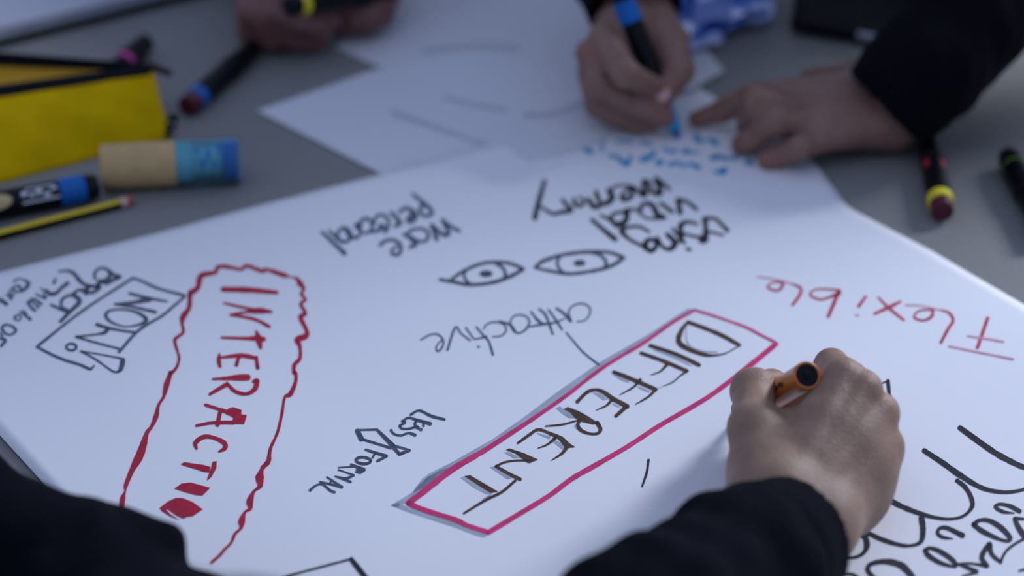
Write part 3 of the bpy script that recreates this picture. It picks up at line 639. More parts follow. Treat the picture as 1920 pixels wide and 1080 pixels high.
# black cloud and letters at the lower right
k = Ink('black'); k.gain = 1.38
k.line([(228, 66, 5), (300, 40, 7)], E7); k.line([(298, 36, 14), (308, 140, 14)], E7)
k.line([(680, 288, 20), (850, 410, 22), (940, 462, 22), (1023, 500, 20), (1120, 530, 18)], E7); k.line([(490, 410, 20), (590, 476, 21), (680, 540, 22), (800, 610, 18), (920, 633, 14), (1023, 618, 12), (1080, 590, 10)], E7)
for a in ([(480, 250, 40), (540, 285, 40), (700, 370, 36), (880, 440, 34), (1050, 485, 26), (1200, 495, 22), (1320, 462, 22), (1400, 375, 32), (1392, 280, 36), (1330, 175, 34), (1250, 110, 34)],
          [(300, 672, 30), (340, 630, 30), (500, 700, 34), (680, 755, 30), (800, 760, 22), (890, 720, 34), (910, 600, 42), (895, 480, 46)], [(330, 660, 44), (350, 760, 42), (310, 840, 28), (220, 880, 22), (100, 880, 20)],
          [(1210, 692, 8), (1110, 678, 26), (1058, 640, 26), (1075, 592, 26), (1150, 585, 32), (1310, 662, 40)], [(1825, 438, 8), (1710, 422, 26), (1633, 375, 24), (1680, 347, 24), (1780, 367, 30), (1880, 420, 34)],
          [(930, 810, 34), (980, 787, 28), (1070, 815, 36), (1180, 885, 38), (1240, 952, 34), (1200, 968, 24), (1080, 932, 34), (970, 865, 38), (930, 810, 34)],
          [(1415, 550, 34), (1480, 508, 26), (1580, 515, 36), (1700, 590, 40), (1780, 682, 36), (1755, 715, 24), (1660, 692, 28), (1500, 615, 38), (1415, 550, 34)],
          [(1230, 945, 14), (1380, 940, 18), (1560, 968, 26)], [(1250, 945, 12), (1350, 980, 30), (1445, 1025, 42)], [(1440, 1032, 22), (1300, 1068, 14)], [(1545, 965, 40), (1500, 890, 38), (1520, 820, 38), (1580, 745, 40)],
          [(1575, 755, 44), (1600, 850, 32), (1690, 930, 28)], [(1690, 915, 22), (1740, 820, 20), (1830, 745, 20), (1930, 690, 20)], [(1830, 490, 28), (1920, 495, 20)], [(1825, 490, 28), (1860, 570, 42), (1920, 665, 42)],
          [(1870, 1015, 16), (1940, 998, 20)], [(820, 1090, 40), (700, 965, 52), (560, 922, 42), (430, 932, 34), (362, 972, 34), (370, 1030, 36), (450, 1110, 36)], [(120, 1056, 16), (190, 1047, 24), (260, 1078, 26)]): k.line(a, D8)
k.build('lettering', poster, 'thick black curves and letters under the writing hand')
k = Ink('black'); k.line([(1216, 862, 4), (1213, 885, 3.8), (1204, 912, 3)]); k.build('pen_stroke', poster, 'single short black stroke between the magenta box and the sleeve')
k = Ink('black'); k.line([(1330, 765, 9), (1665, 676, 9)], E8); k.line([(1662, 676, 20), (1760, 800, 24)], E8); k.build('drawn_box', poster, 'corner of a thin black box at the bottom edge of the picture')
# blue notes
k = Ink('cyan')
for a in ([(90, 130, 26), (200, 135, 36), (330, 175, 26)], [(460, 182, 14), (620, 190, 18)], [(700, 185, 14), (800, 220, 20)], [(1240, 130, 34), (1270, 160, 40), (1280, 195, 30)], [(1280, 190, 12), (1400, 170, 14)], [(1400, 165, 26), (1455, 205, 40)],
          [(150, 220, 26), (160, 275, 34), (230, 300, 18)], [(310, 232, 22), (322, 280, 16)], [(390, 330, 22), (440, 340, 24)], [(470, 340, 26), (555, 415, 34), (600, 340, 28)], [(700, 370, 28), (780, 348, 38), (840, 295, 28)],
          [(840, 390, 14), (910, 385, 26), (880, 425, 24)], [(980, 422, 26), (1040, 402, 26), (1100, 408, 26)], [(1120, 440, 18), (1200, 412, 20), (1280, 450, 36)], [(1120, 298, 20), (1150, 280, 34), (1190, 292, 26)], [(920, 250, 14), (1010, 290, 24), (1060, 268, 18)],
          [(1200, 300, 12), (1280, 296, 14)], [(1410, 350, 34), (1480, 340, 30), (1560, 357, 22), (1680, 350, 20)], [(1750, 390, 26), (1810, 402, 36)], [(1480, 490, 28), (1545, 475, 40), (1500, 515, 16)], [(1420, 480, 12), (1480, 510, 12)]): k.line([(q[0], q[1], q[2]*1.6) for q in a], D3)
k.build('lettering', poster, 'bright blue handwriting under the far writing hand')

# ---------------------------------------------------------------- loose sheets behind
def sheet(name, px, z0, label, group=None, bend=.0005, m='paper2', lines=()):
    """a flat sheet of paper from its outline; thin, slightly wavy"""
    P = [Q(x, y) for x, y in px]
    tri = [list(t) for t in tessellate_polygon([[Vector(p) for p in P]])]
    V2 = [p.copy() for p in P]
    for _ in range(4):
        mid, G = {}, []
        def md(a, b):
            kk = (min(a, b), max(a, b))
            if kk not in mid: V2.append((V2[a]+V2[b])/2); mid[kk] = len(V2)-1
            return mid[kk]
        for a, b, c in tri:
            x, y, z = md(a, b), md(b, c), md(c, a); G += [[a, x, z], [x, b, y], [z, y, c], [x, y, z]]
        tri = G
    hh = lambda x, y: z0+bend*(1+math.sin(13*x+9*y+z0*4000))
    for v_ in V2: v_[2] = hh(v_[0], v_[1])
    a, b, c = tri[0]
    tri = [t if np.cross(V2[t[1]]-V2[t[0]], V2[t[2]]-V2[t[0]])[2] > 0 else t[::-1] for t in tri]
    V3, F3 = thick(V2, tri, .0002)
    o = mesh(name, V3, F3, M[m], None, smooth=False, at=np.mean(V2, 0)); tag(o, label, 'paper', group)
    if lines:
        def surf(px_, py_, lift):
            q = Q(px_, py_, z0); z = hh(q[0], q[1])+lift; return Q(px_, py_, z)
        for w, ln, mm in lines:
            kk = Ink(mm, .0003, surf); kk.line(ln, w=w); kk.build('grey_line', o)
    return o
sheet('paper_sheet', [(628, 92), (712, 128), (1000, 170), (1240, 120), (1300, -60), (1250, -190), (800, -190), (745, -60), (660, 60)], .0004,
      'thin white paper sheet lying farthest back between the two rear people', lines=[(10, [(795, 96), (850, 88), (905, 86), (970, 90)], 'pencil')])
sheet('paper_sheet', [(482, 210), (700, 134), (900, 100), (1180, 150), (1240, 215), (1100, 280), (900, 330), (722, 332)], .0012,
      'white paper sheet with a sharp left corner behind the big poster',
      lines=[(10, [(735, 211), (800, 232), (850, 250), (905, 268)], 'pencil'), (8, [(835, 182), (890, 196), (950, 206)], 'pencil'), (8, [(985, 216), (1040, 212), (1085, 196), (1110, 180)], 'pencil')])
sheet('paper_sheet', [(1238, -60), (1302, -60), (1290, 60), (1358, 138), (1300, 172), (1225, 190), (1210, 60)], .0022,
      'small white sheet with a pointed corner beside the blue wrapper', bend=.0003)

# ---------------------------------------------------------------- markers
def marker(label, a, b, segs, group=None, prof=None, endcap=None, name='marker', capmat='mblack'):
    """a = near end, b = far end of the pen axis (world); segs = list of (part, material, t0, t1, r0, r1) in metres from a"""
    a, b = np.array(a, float), np.array(b, float); t = thing(name, label, 'marker', (a+b)/2*np.array([1, 1, 0])+np.array([0, 0, min(a[2], b[2])-.008]), group)
    for sg in segs:
        part, m, t0, t1, r0, r1 = sg[:6]; e = .0008
        v, f = lathe(a, b, [(t0, max(r0-e, .0003)), (t0+e, r0), (t1-e, r1), (t1, max(r1-e, .0003))], 32)
        o = smooth_angle(mesh(part, v, f, M[m], t), 40)
        if len(sg) > 6: o['label'] = sg[6]
    return t
def print_patch(parent, a, b, t0, t1, ang, half, r, m, name='label_print', lift=.00025):
    """flat print wrapped round a barrel"""
    a, b = np.array(a, float), np.array(b, float); x, y, ax = frame(b-a)
    V, F = [], []; nu, nv = 10, 8
    for j in range(nv+1):
        for i in range(nu+1):
            s, q = i/nu, j/nv; w = ang+(q*2-1)*half
            V.append(a+ax*(t0+(t1-t0)*s)+(r+lift)*(math.cos(w)*x+math.sin(w)*y))
    for j in range(nv):
        for i in range(nu): F.append([j*(nu+1)+i, j*(nu+1)+i+1, (j+1)*(nu+1)+i+1, (j+1)*(nu+1)+i])
    return mesh(name, V, F, M[m], parent)
def upang(a, b, want):
    x, y, ax = frame(np.array(b)-np.array(a)); w = np.array(want, float); return math.atan2(w@y, w@x)
TOCAM = (0, -.8, .6)

# marker lying at the upper left, blue ring
a, b = Q(353, 198, .0095), Q(474, 92, .0095); L_ = np.linalg.norm(b-a)
marker('black marker with blue ring and dark red end, pointing at the reddish hands', a, b,
       [('end_plug', 'mmaroon', -.002, .010, .0086, .0092), ('ring', 'mblue', .010, .021, .0098, .0098), ('barrel', 'mblack', .021, .075, .0094, .0096), ('cap', 'mblack', .075, L_+.004, .0104, .0076)])
# yellow ring marker at right
a, b = Q(1767, 396, .0097), Q(1738, 255, .0097); L_ = np.linalg.norm(b-a)
t = marker('black marker with a yellow ring and maroon end right of the pointing hand', a, b,
       [('end_plug', 'mmaroon', -.001, .010, .0082, .0088), ('ring', 'myellow', .010, .021, .0099, .0099), ('barrel', 'mblack', .021, .078, .0095, .0090), ('cap', 'mblack', .078, L_+.01, .0098, .0070)])
for s_ in (-.75, .75): print_patch(t, a, b, .060, .072, upang(a, b, (s_, -.3, .7)), .28, .0093, 'mred')
# green ring marker at far right
a, b = Q(1893, 298, .0105), Q(1962, 432, .0105)
marker('black marker with a thin green ring cut off by the right edge of the picture', a, b,
       [('end_plug', 'mblack', -.006, .008, .0078, .0100), ('ring', 'mgreen', .017, .0195, .0106, .0106), ('cap', 'mblack', .008, .060, .0104, .0104), ('barrel', 'mblack', .060, .118, .0092, .0092)])
# marker next to the pencil case
a, b = Q(176, 350, .0112), Q(-75, 398, .0112); L_ = np.linalg.norm(b-a)
t = marker('black marker with a blue ring, white label and beige patch below the pencil case', a, b,
       [('end_plug', 'mblack', -.003, .007, .0085, .0104), ('ring', 'mblue', .007, .027, .0110, .0110), ('barrel', 'mblack', .027, .075, .0106, .0106), ('cap', 'mblack', .075, L_, .0110, .0095)])
an = upang(a, b, TOCAM)
for i in range(5):   # illegible white print on the label
    print_patch(t, a, b, .029+i*.0056, .0335+i*.0056, an+[.25, -.1, .2, .05, .22][i], .12+.05*(i % 3), .0106, 'mwhite')
print_patch(t, a, b, .028, .056, an-.42, .09, .0106, 'mwhite'); print_patch(t, a, b, .030, .052, an+.55, .07, .0106, 'mwhite')
# beige oval
x, y, ax = frame(b-a); V = []; n_ = 24
V.append(a+ax*.080+.0113*(math.cos(an)*x+math.sin(an)*y))
for i in range(n_):
    w = 2*math.pi*i/n_; u_, q_ = .017*math.cos(w), .62*math.sin(w); V.append(a+ax*(.080+u_)+.0113*(math.cos(an+q_)*x+math.sin(an+q_)*y))
mid = [a+ax*(.080+.0085*math.cos(2*math.pi*i/n_))+.0114*(math.cos(an+.31*math.sin(2*math.pi*i/n_))*x+math.sin(an+.31*math.sin(2*math.pi*i/n_))*y) for i in range(n_)]
V += mid; F = [[0, 1+n_+i, 1+n_+(i+1) % n_] for i in range(n_)]+[[1+i, 1+(i+1) % n_, 1+n_+(i+1) % n_, 1+n_+i] for i in range(n_)]
mesh('grip_patch', V, F, M['mbeige'], t)['label'] = 'beige oval patch'
# marker poking out behind the case
a, b = Q(232, 118, .010), Q(272, 80, .010); d_ = nrm(b-a)
marker('black marker with a pink ring poking out behind the yellow pencil case', a-d_*.05, b,
       [('barrel', 'mblack', 0, .048, .0085, .0090), ('ring', 'mpink', .048, .054, .0094, .0094), ('cap', 'mblack', .054, .05+np.linalg.norm(b-a), .0100, .0086)])

# ---------------------------------------------------------------- pencil
a, b = Q(246, 376, .0040), Q(-90, 463, .0040); ax = nrm(b-a); L_ = np.linalg.norm(b-a)
pen = thing('pencil', 'yellow and black striped pencil with a dipped end beside the glue tube', 'pencil', (a+b)/2*np.array([1, 1, 0]))
x, y, _ = frame(b-a)
def hexbar(t0, t1, r, sides):
    V, F = [], []
    for t_ in (t0, t1):
        for i in range(6):
            w = math.pi/3*i+math.pi/6; V.append(a+ax*t_+r*(math.cos(w)*x+math.sin(w)*y))
    for i in sides: F.append([i, (i+1) % 6, 6+(i+1) % 6, 6+i])
    return V, F
V, F = hexbar(.009, L_-.018, .0040, [0, 2, 4]); mesh('body', V, F, M['pyellow'], pen, smooth=False)
V, F = hexbar(.009, L_-.018, .0040, [1, 3, 5]); mesh('stripe', V, F, M['mblack'], pen, smooth=False)['label'] = 'black stripes'
v, f = lathe(a, b, [(.0035, .0039), (.009, .0041)], 18); smooth_angle(mesh('collar', v, f, M['pend'], pen))['label'] = 'pinkish white dipped band'
v, f = lathe(a, b, [(-.001, .0030), (0, .0037), (.0035, .0039)], 18); smooth_angle(mesh('end_dip', v, f, M['pred'], pen))['label'] = 'red dipped end'
v, f = lathe(a, b, [(L_-.018, .0040), (L_-.004, .0012)], 18); mesh('sharpened_tip', v, f, M['wood'], pen)
v, f = lathe(a, b, [(L_-.004, .0012), (L_, .0002)], 12); mesh('lead', v, f, M['mblack'], pen)

# ---------------------------------------------------------------- cardboard tube with blue cap
a, b = Q(191, 314, .0178), Q(452, 299, .0178); L_ = np.linalg.norm(b-a); ls = L_*.535
tu = thing('glue_tube', 'brown cardboard tube with a translucent blue cap beside the yellow pencil case', 'tube', (a+b)/2*np.array([1, 1, 0]))
v, f = lathe(a, b, [(0, .0150), (0, .0168), (.001, .0174), (ls, .0174)], 40, cap=False)
v2, f2 = lathe(a, b, [(.0012, .0002), (.0012, .0150), (0, .0150)], 40, cap=False)
smooth_angle(mesh('body', *grp((v, f), (v2, f2)), M['kraft'], tu), 40)
v, f = lathe(a, b, [(ls, .0176), (L_-.002, .0176), (L_, .0166), (L_, .0002), (L_-.0022, .0002), (L_-.0022, .0155), (ls, .0160), (ls, .0176)], 40, cap=False)
smooth_angle(mesh('cap', v, f, M['bluecap'], tu), 40)['label'] = 'translucent blue cap'
v, f = lathe(a, b, [(ls, .0150), (ls+.010, .0150), (ls+.013, .0130)], 32); smooth_angle(mesh('collar', v, f, M['glue'], tu), 40)
v, f = lathe(a, b, [(ls+.013, .0115), (L_-.016, .0112), (L_-.014, .0098)], 32); smooth_angle(mesh('glue_stick', v, f, M['glue'], tu), 40)
v, f = lathe(a, b, [(L_-.013, .0152), (L_-.003, .0152)], 32); smooth_angle(mesh('inner_disc', v, f, M['mblue'], tu), 40)
x, y, ax = frame(b-a); an = upang(a, b, TOCAM)
for i in range(7):
    print_patch(tu, a, b, ls+.015+i*.0042, ls+.0175+i*.0042, an+[-.3, .25, -.1, .35, -.4, .1, -.2][i], .12+.06*(i % 3), .0176, 'mblue')

# ---------------------------------------------------------------- yellow pencil case
pc = thing('pencil_case', 'yellow canvas pencil case with an open black zip at upper left', 'pencil case', Q(100, 250, 0))
bl, br = Q(-190, 393, .001), Q(322, 258, .001)           # lower front edge
tl, tr = Q(-190, 208, .046), Q(284, 135, .042)           # upper front edge
back = np.array([-.035, .045, 0]); kl, kr = bl+back*1.5, br+back*1.25
def front(u, v):
    p = (1-v)*((1-u)*bl+u*br)+v*((1-u)*tl+u*tr); n_ = nrm(np.cross(br-bl, tl-bl))
    bul = .006*math.sin(math.pi*v)*min(1, 6*(1-u))*(.8+.2*math.sin(7*u)) + .0012*math.sin(23*u+8*v)*math.sin(math.pi*v)
    return p+n_*bul
V, F = thick(*grid(front, 36, 16), .0015, (0, .6, -.8)); mesh('front_panel', V, F, M['yellow'], pc)
tape = np.array([-.004, .020, .0015])
def tape_f(u, v):
    p = (1-u)*tl+u*tr; w = (1-u*.35); return p+tape*v*w+np.array([0, -.002, 0])*(1-v)+np.array([0, 0, .003*math.sin(math.pi*v)])
V, F = thick(*grid(tape_f, 30, 4), .0015); mesh('zip_tape', V, F, M['zipper'], pc)
# the rear lip stands open at the left and meets the front one at the right
rl, rr = Q(-190, 84, .060), Q(289, 120, .046)
def rear_lip(u, v):
    p = (1-u)*rl+u*rr; s_ = math.sin(math.pi*min(1, u*1.15)**1.3)
    return p+np.array([0, -.001, -.0135])*v*(1-u*.45)
V, F = thick(*grid(rear_lip, 30, 4), .0015); o = mesh('zip_tape', V, F, M['zipper'], pc)
def lining(u, v):
    p = (1-u)*rl+u*rr; s_ = math.sin(math.pi*min(1, u*1.15)**1.3)
    p = p+np.array([0, .0005, -.0135*(1-u*.45)]); q = (1-u)*tl+u*tr+tape*(1-u*.35); q = q+np.array([0, .012*(1-u), -.020*(1-u)])
    return p*(1-v)+q*v
V, F = thick(*grid(lining, 30, 8), .001); mesh('lining', V, F, M['lining'], pc)['label'] = 'yellow lining in the open zip, coloured darker for shade'
def rear_panel(u, v):
    p = rear_lip(u, 0)+np.array([0, .004, -.005]); q = (1-u)*(kl+np.array([0, .05, 0]))+u*(kr+np.array([0, .02, 0])); q[2] = .0015; return p*(1-v)+q*v+np.array([0, .006*math.sin(math.pi*v), 0])
V, F = thick(*grid(rear_panel, 24, 8), .0015); mesh('rear_panel', V, F, M['yellow'], pc)
def side(u, v):
    p = (1-v)*br+v*tr; q = (1-v)*(kr+np.array([0, .02, 0]))+v*rear_lip(1, 0); r = p*(1-u)+q*u; r[2] = max(r[2], .0015); return r+np.array([.004*math.sin(math.pi*u)*math.sin(math.pi*v), 0, 0])
V, F = thick(*grid(side, 8, 10), .0015, (-1, 0, 0)); mesh('side_panel', V, F, M['yellow'], pc)
V, F = thick(*grid(lambda u, v: ((1-u)*bl+u*br)*(1-v)+((1-u)*(kl+np.array([0, .05, 0]))+u*(kr+np.array([0, .02, 0])))*v, 6, 4), .0008); mesh('base', V, F, M['yellow'], pc)
V, F = box((Q(283, 124, .046)+Q(322, 139, .036))/2, np.linalg.norm(Q(283, 124, .046)-Q(322, 139, .036)), .0062, .002, X=Q(322, 139, .036)-Q(283, 124, .046), Y=(0, 1, .3), Z=(0, -.3, 1), bev=.0018)
mesh('zip_pull', V, F, M['zipper'], pc)
c = Q(321, 236, .016); V, F = box(c, .0085, .0050, .018, X=(1, .2, 0), Y=(-.2, 1, 0), Z=(.25, 0, 1), bev=.002); o = mesh('side_loop', V, F, M['zipper'], pc)
for dz in (.004, -.004): V, F = box(c+np.array([.001, -.0028, dz]), .003, .0006, .0018); mesh('stitch', V, F, M['mwhite'], o, smooth=False)

# ---------------------------------------------------------------- pad of paper at the top left
pd = thing('drawing_pad', 'thick white drawing pad with grey page edges at the top left corner', 'drawing pad', Q(60, 20, 0))
A0, A1 = Q(-160, 131, 0), Q(470, -28, 0); dx_ = nrm(A1-A0); dy_ = np.array([-dx_[1], dx_[0], 0]); cc = (A0+A1)/2
def pad_box(name, m, z0, z1, ins, lab=None):
    sx = np.linalg.norm(A1-A0)-2*ins; v, f = box(cc+dy_*(.11)+np.array([0, 0, (z0+z1)/2]), sx, .22-2*ins, z1-z0, X=dx_, Y=dy_, Z=(0, 0, 1), bev=.002)
    o = mesh(name, v, f, M[m], pd, smooth=False)
    if lab: o['label'] = lab
pad_box('back_cover', 'leather', .0006, .0066, -.001, 'dark backing cover')
pad_box('page_block', 'padgrey', .0068, .0165, .002, 'grey page edges')
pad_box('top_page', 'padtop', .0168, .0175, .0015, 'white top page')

# ---------------------------------------------------------------- blue wrapper
wr = thing('plastic_wrapper', 'crumpled translucent blue plastic wrapper with a whitish painted highlight at one end', 'wrapper', Q(1340, 60, 0))
rn = np.random.RandomState(8)
def crumple(c00, c10, c01, c11, nu, nv, amp, seed):
    r = np.random.RandomState(seed); R = r.rand(nv+1, nu+1, 3)-.5
    def fn(u, v):
        p = (1-u)*(1-v)*c00+u*(1-v)*c10+(1-u)*v*c01+u*v*c11; j, i = int(round(v*nv)), int(round(u*nu))
        p = p+R[j, i]*amp*np.array([.6, .6, 1.4]); p[2] = max(.0035, p[2]+amp); return p
    return thick(*grid(fn, nu, nv), .0006)
V, F = crumple(Q(1264, 104, .006), Q(1392, 62, .006), Q(1285, -70, .02), Q(1440, -70, .02), 4, 4, .009, 3); mesh('film', V, F, M['wrap'], wr, smooth=False)
V, F = crumple(Q(1300, 60, .012), Q(1436, 40, .014), Q(1310, -60, .02), Q(1440, -20, .02), 4, 3, .008, 5); mesh('film', V, F, M['wrap'], wr, smooth=False)
V, F = crumple(Q(1398, 50, .010), Q(1450, 40, .012), Q(1400, 14, .018), Q(1452, 10, .018), 3, 3, .004, 9); mesh('highlight_film', V, F, M['wrap2'], wr, smooth=False)['label'] = 'whitish film painted as a highlight'  # highlight on the wrapper painted as a whitish piece of film
V, F = crumple(Q(1262, 112, .004), Q(1352, 84, .006), Q(1276, 92, .010), Q(1356, 62, .010), 4, 2, .003, 12); mesh('fold', V, F, M['wrap2'], wr, smooth=False)['label'] = 'pale folded edge'

# ---------------------------------------------------------------- black case with a strap behind
bc = thing('black_case', 'black folded case with a raised flap standing behind the pointing hand', 'case', Q(1560, 60, 0))
f0, f1 = Q(1478, 56, 0), Q(1668, 92, 0); dx2 = nrm(f1-f0); dy2 = np.array([-dx2[1], dx2[0], 0]); l2_ = np.linalg.norm(f1-f0)
v, f = box((f0+f1)/2+dy2*.06+np.array([0, 0, .006]), l2_, .12, .010, X=dx2, Y=dy2, Z=(0, 0, 1), bev=.004); mesh('base', v, f, M['leather'], bc, smooth=False)
b0, b1, u0, u1 = Q(1484, 50, .011), Q(1615, 70, .011), Q(1492, -90, .055), Q(1588, -90, .055)
def flap(u, v):
    p = (1-v)*((1-u)*b0+u*b1)+v*((1-u)*u0+u*u1); return p+np.array([0, -.010*math.sin(math.pi*v), .006*math.sin(math.pi*v)])
V, F = thick(*grid(flap, 14, 12), .004, (0, 1, -.5)); mesh('flap', V, F, M['leather'], bc)
v, f = box((Q(1610, 64, .013)+Q(1662, 76, .013))/2, .028, .006, .004, X=dx2, Y=dy2, Z=(0, 0, 1), bev=.002); mesh('strap', v, f, M['padgrey'], bc, smooth=False)['label'] = 'dark grey strap'

# ---------------------------------------------------------------- person in front (right hand with the orange marker)
p1 = thing('person', 'person in dark navy fleece leaning in from the front, writing with the orange marker', 'person', (-.1, .75, 0))
E_ = Q(1513, 704, .092); ax = nrm(np.array([-.22, .67, -.68])); N_ = E_+ax*(.092-.0035)/.68*np.linalg.norm([-.22, .67, -.68])
Lm = np.linalg.norm(N_-E_)
om = marker('orange marker held upright in the front writing hand, black disc at its end', E_, N_,
       [('barrel', 'morange', 0, Lm-.030, .0083, .0083), ('collar', 'mblack', Lm-.030, Lm-.016, .0068, .0055), ('nib', 'mblack', Lm-.016, Lm, .0034, .0012)])
v, f = lathe(E_, N_, [(-.0006, .0050), (-.0006, .0066), (.001, .0068)], 36); smooth_angle(mesh('end_disc', v, f, M['mblack'], om), 30)['label'] = 'black end disc'
v, f = lathe(E_, N_, [(-.0010, .0012), (-.0014, .0020), (-.0006, .0026)], 20); mesh('end_dimple', v, f, M['leather'], om)
v, f = lathe(E_, N_, [(-.0004, .0068), (-.0012, .0074), (-.0004, .0083), (.001, .00835)], 36, cap=False); mesh('rim', v, f, M['morange'], om)
for i in range(4): print_patch(om, E_, N_, .018+i*.0045, .0212+i*.0045, upang(E_, N_, (-.75, -.5, .3))+.1*(i % 2), .16, .0083, 'mblack', 'label_print')

wr_, wu_ = Q(1452, 935, .050), Q(1530, 982, .036)
mi, mm_, mr_, ml = Q(1581, 708, .088), Q(1617, 730, .083), Q(1649, 772, .069), Q(1658, 834, .050)
tm, ti, tt = Q(1415, 805, .066), Q(1413, 733, .064), Q(1447, 726, .056)
grip = N_-ax*.032
H1 = []
for a_, b_, r_ in ((wr_, mi, .0104), (wr_*.6+wu_*.4, mm_, .0098), (wr_*.3+wu_*.7, mr_, .0092), (wu_, ml, .0084)):
    m_ = a_*.35+b_*.65+np.array([0, -.0015, .001]); H1 += [cone(a_, m_, .0190, .0112, .010), cone(m_, b_, .0110, r_-.0006, .006)]
H1 += [cone(wr_, wu_, .0215, .0205, .012), cone(wr_-nrm(mi-wr_)*.05+np.array([-.02, 0, 0]), wr_, .022, .0215, .012), cone(wu_-nrm(mi-wr_)*.05+np.array([-.025, 0, .006]), wu_, .020, .0195, .012)]
# tendons and knuckle heads standing slightly proud
for k_, r_ in ((mi, .0118), (mm_, .0112), (mr_, .0110), (ml, .0098)): H1.append(ball(k_, r_, .003))
for s_, k_ in ((wr_*.75+wu_*.25, mi), (wr_*.5+wu_*.5, mm_), (wr_*.3+wu_*.7, mr_), (wr_*.15+wu_*.85, ml)):
    up_ = np.array([0, -.55, .83]); H1.append(cone(s_+up_*.0155, k_+up_*.0085, .0044, .0034, .006))
# palm and heel of the hand on the paper
pc_ = (mm_+wu_)/2+np.array([.0, .010, -.018]); H1.append(ell(pc_, (1, 0, 0), (0, .55, .83), (0, -.83, .55), .036, .040, .022, .014))
hy = Q(1588, 918, .030); H1 += [cone(wu_, hy, .0195, .0185, .012), cone(hy, ml*.8+hy*.2, .0175, .0080, .010)]
# thumb: base, two phalanges; web to the index
cm_ = Q(1438, 885, .052); H1 += [cone(wr_, cm_, .0215, .0195, .012), cone(cm_, tm, .0195, .0140, .012), cone(tm, ti, .0137, .0122, .006), cone(ti, tt, .0126, .0104, .004)]
H1 += [ball(ti, .0134, .004)]
web = Q(1482, 822, .055); H1 += [cone(cm_, web, .017, .0105, .012), cone(web, (mi+web)/2-np.array([-.004, -.006, .012]), .0105, .0100, .012), cone(tm, web, .0118, .0100, .010)]
H1 += [cone(web, Q(1550, 800, .060), .0105, .0110, .010)]
# index finger: over the top of the marker and down to the grip
ip = mi+np.array([-.001, .037, -.015]); id_ = mi+np.array([-.012, .046, -.046]); it_ = grip+np.array([.007, .004, .000])
H1 += chain([mi, ip, id_, it_], [.0112, .0102, .0088, .0078], .003)
tip2 = grip+np.array([-.006, -.009, .006]); H1 += chain([tt, tip2], [.0104, .0085], .004)
mp = mm_+np.array([.000, .040, -.018]); H1 += chain([mm_, mp, mp+np.array([-.016, .004, -.024]), grip+np.array([.010, -.002, -.012])], [.0110, .0100, .0086, .0078], .003)
rp = mr_+np.array([.000, .036, -.022]); H1 += chain([mr_, rp, rp+np.array([-.014, -.010, -.016]), rp+np.array([-.028, -.022, -.018])], [.0105, .0095, .0084, .0076], .003)
lp = ml+np.array([.000, .028, -.018]); H1 += chain([ml, lp, lp+np.array([-.010, -.008, -.012]), lp+np.array([-.022, -.016, -.014])], [.0095, .0086, .0076, .0070], .003)
mcut = lambda X, Y, Z: .0080-np.sqrt(np.maximum(0, (X-E_[0])**2+(Y-E_[1])**2+(Z-E_[2])**2-((X-E_[0])*ax[0]+(Y-E_[1])*ax[1]+(Z-E_[2])*ax[2])**2))
hand1 = blob('body', H1, .0014, SKIN1, p1, cuts=[mcut], it=2,
     flush=[(mi, .010, .35), (mm_, .010, .55), (mr_, .011, .8), (ml, .011, .8), (tt, .012, .6), (ti, .010, .25)])
# right sleeve
c0 = Q(1484, 1012, .047)
sleeve('sweater_sleeve', [c0, Q(1400, 1060, .058), Q(1230, 1190, .066), Q(1000, 1370, .062), np.array([-.13, .60, .22])],
       [.0360, .0390, .0455, .055, .065], M['knit'], p1, h=.0026, amp=.0017, seed=3, cuff=.036)
# left sleeve
sleeve('sweater_sleeve', [Q(640, 1385, .036), Q(450, 1302, .046), Q(120, 1132, .052), Q(-190, 988, .058), np.array([-.52, .62, .22])],
       [.036, .046, .050, .056, .065], M['knit'], p1, h=.0032, amp=.0013, seed=5, folds=[cone(Q(306, 1022, .078), Q(200, 1010, .072), .012, .016, .014)])
# left hand, flat on the table just outside the picture
w0 = Q(640, 1385, .034); fx = nrm(w0-Q(450, 1302, .046)); fx[2] = 0; fx = nrm(fx); fy = np.array([-fx[1], fx[0], 0])
H2 = [cone(w0-fx*.05, w0, .024, .022, .01), cone(w0, w0+fx*.03-np.array([0, 0, .008]), .022, .024, .014)]
for i, (o_, l_) in enumerate(((.030, .070), (.010, .080), (-.010, .075), (-.029, .058))):
    k_ = w0+fx*.085+fy*o_; k_[2] = .022; H2 += [cone(w0+fx*.01+fy*o_*.4, k_, .019, .0115, .012)]
    a_ = k_+fx*l_*.5; a_[2] = .020; b_ = k_+fx*l_; b_[2] = .010; H2 += chain([k_, a_, b_], [.0105, .0095, .0080], .004)
th = w0+fx*.03+fy*.04; th[2] = .018; t2 = th+fx*.045+fy*.02; t2[2] = .012; H2 += [cone(w0, th, .020, .015, .012), cone(th, t2, .014, .0095, .004)]
blob('left_hand', H2, .0026, SKIN1, p1)

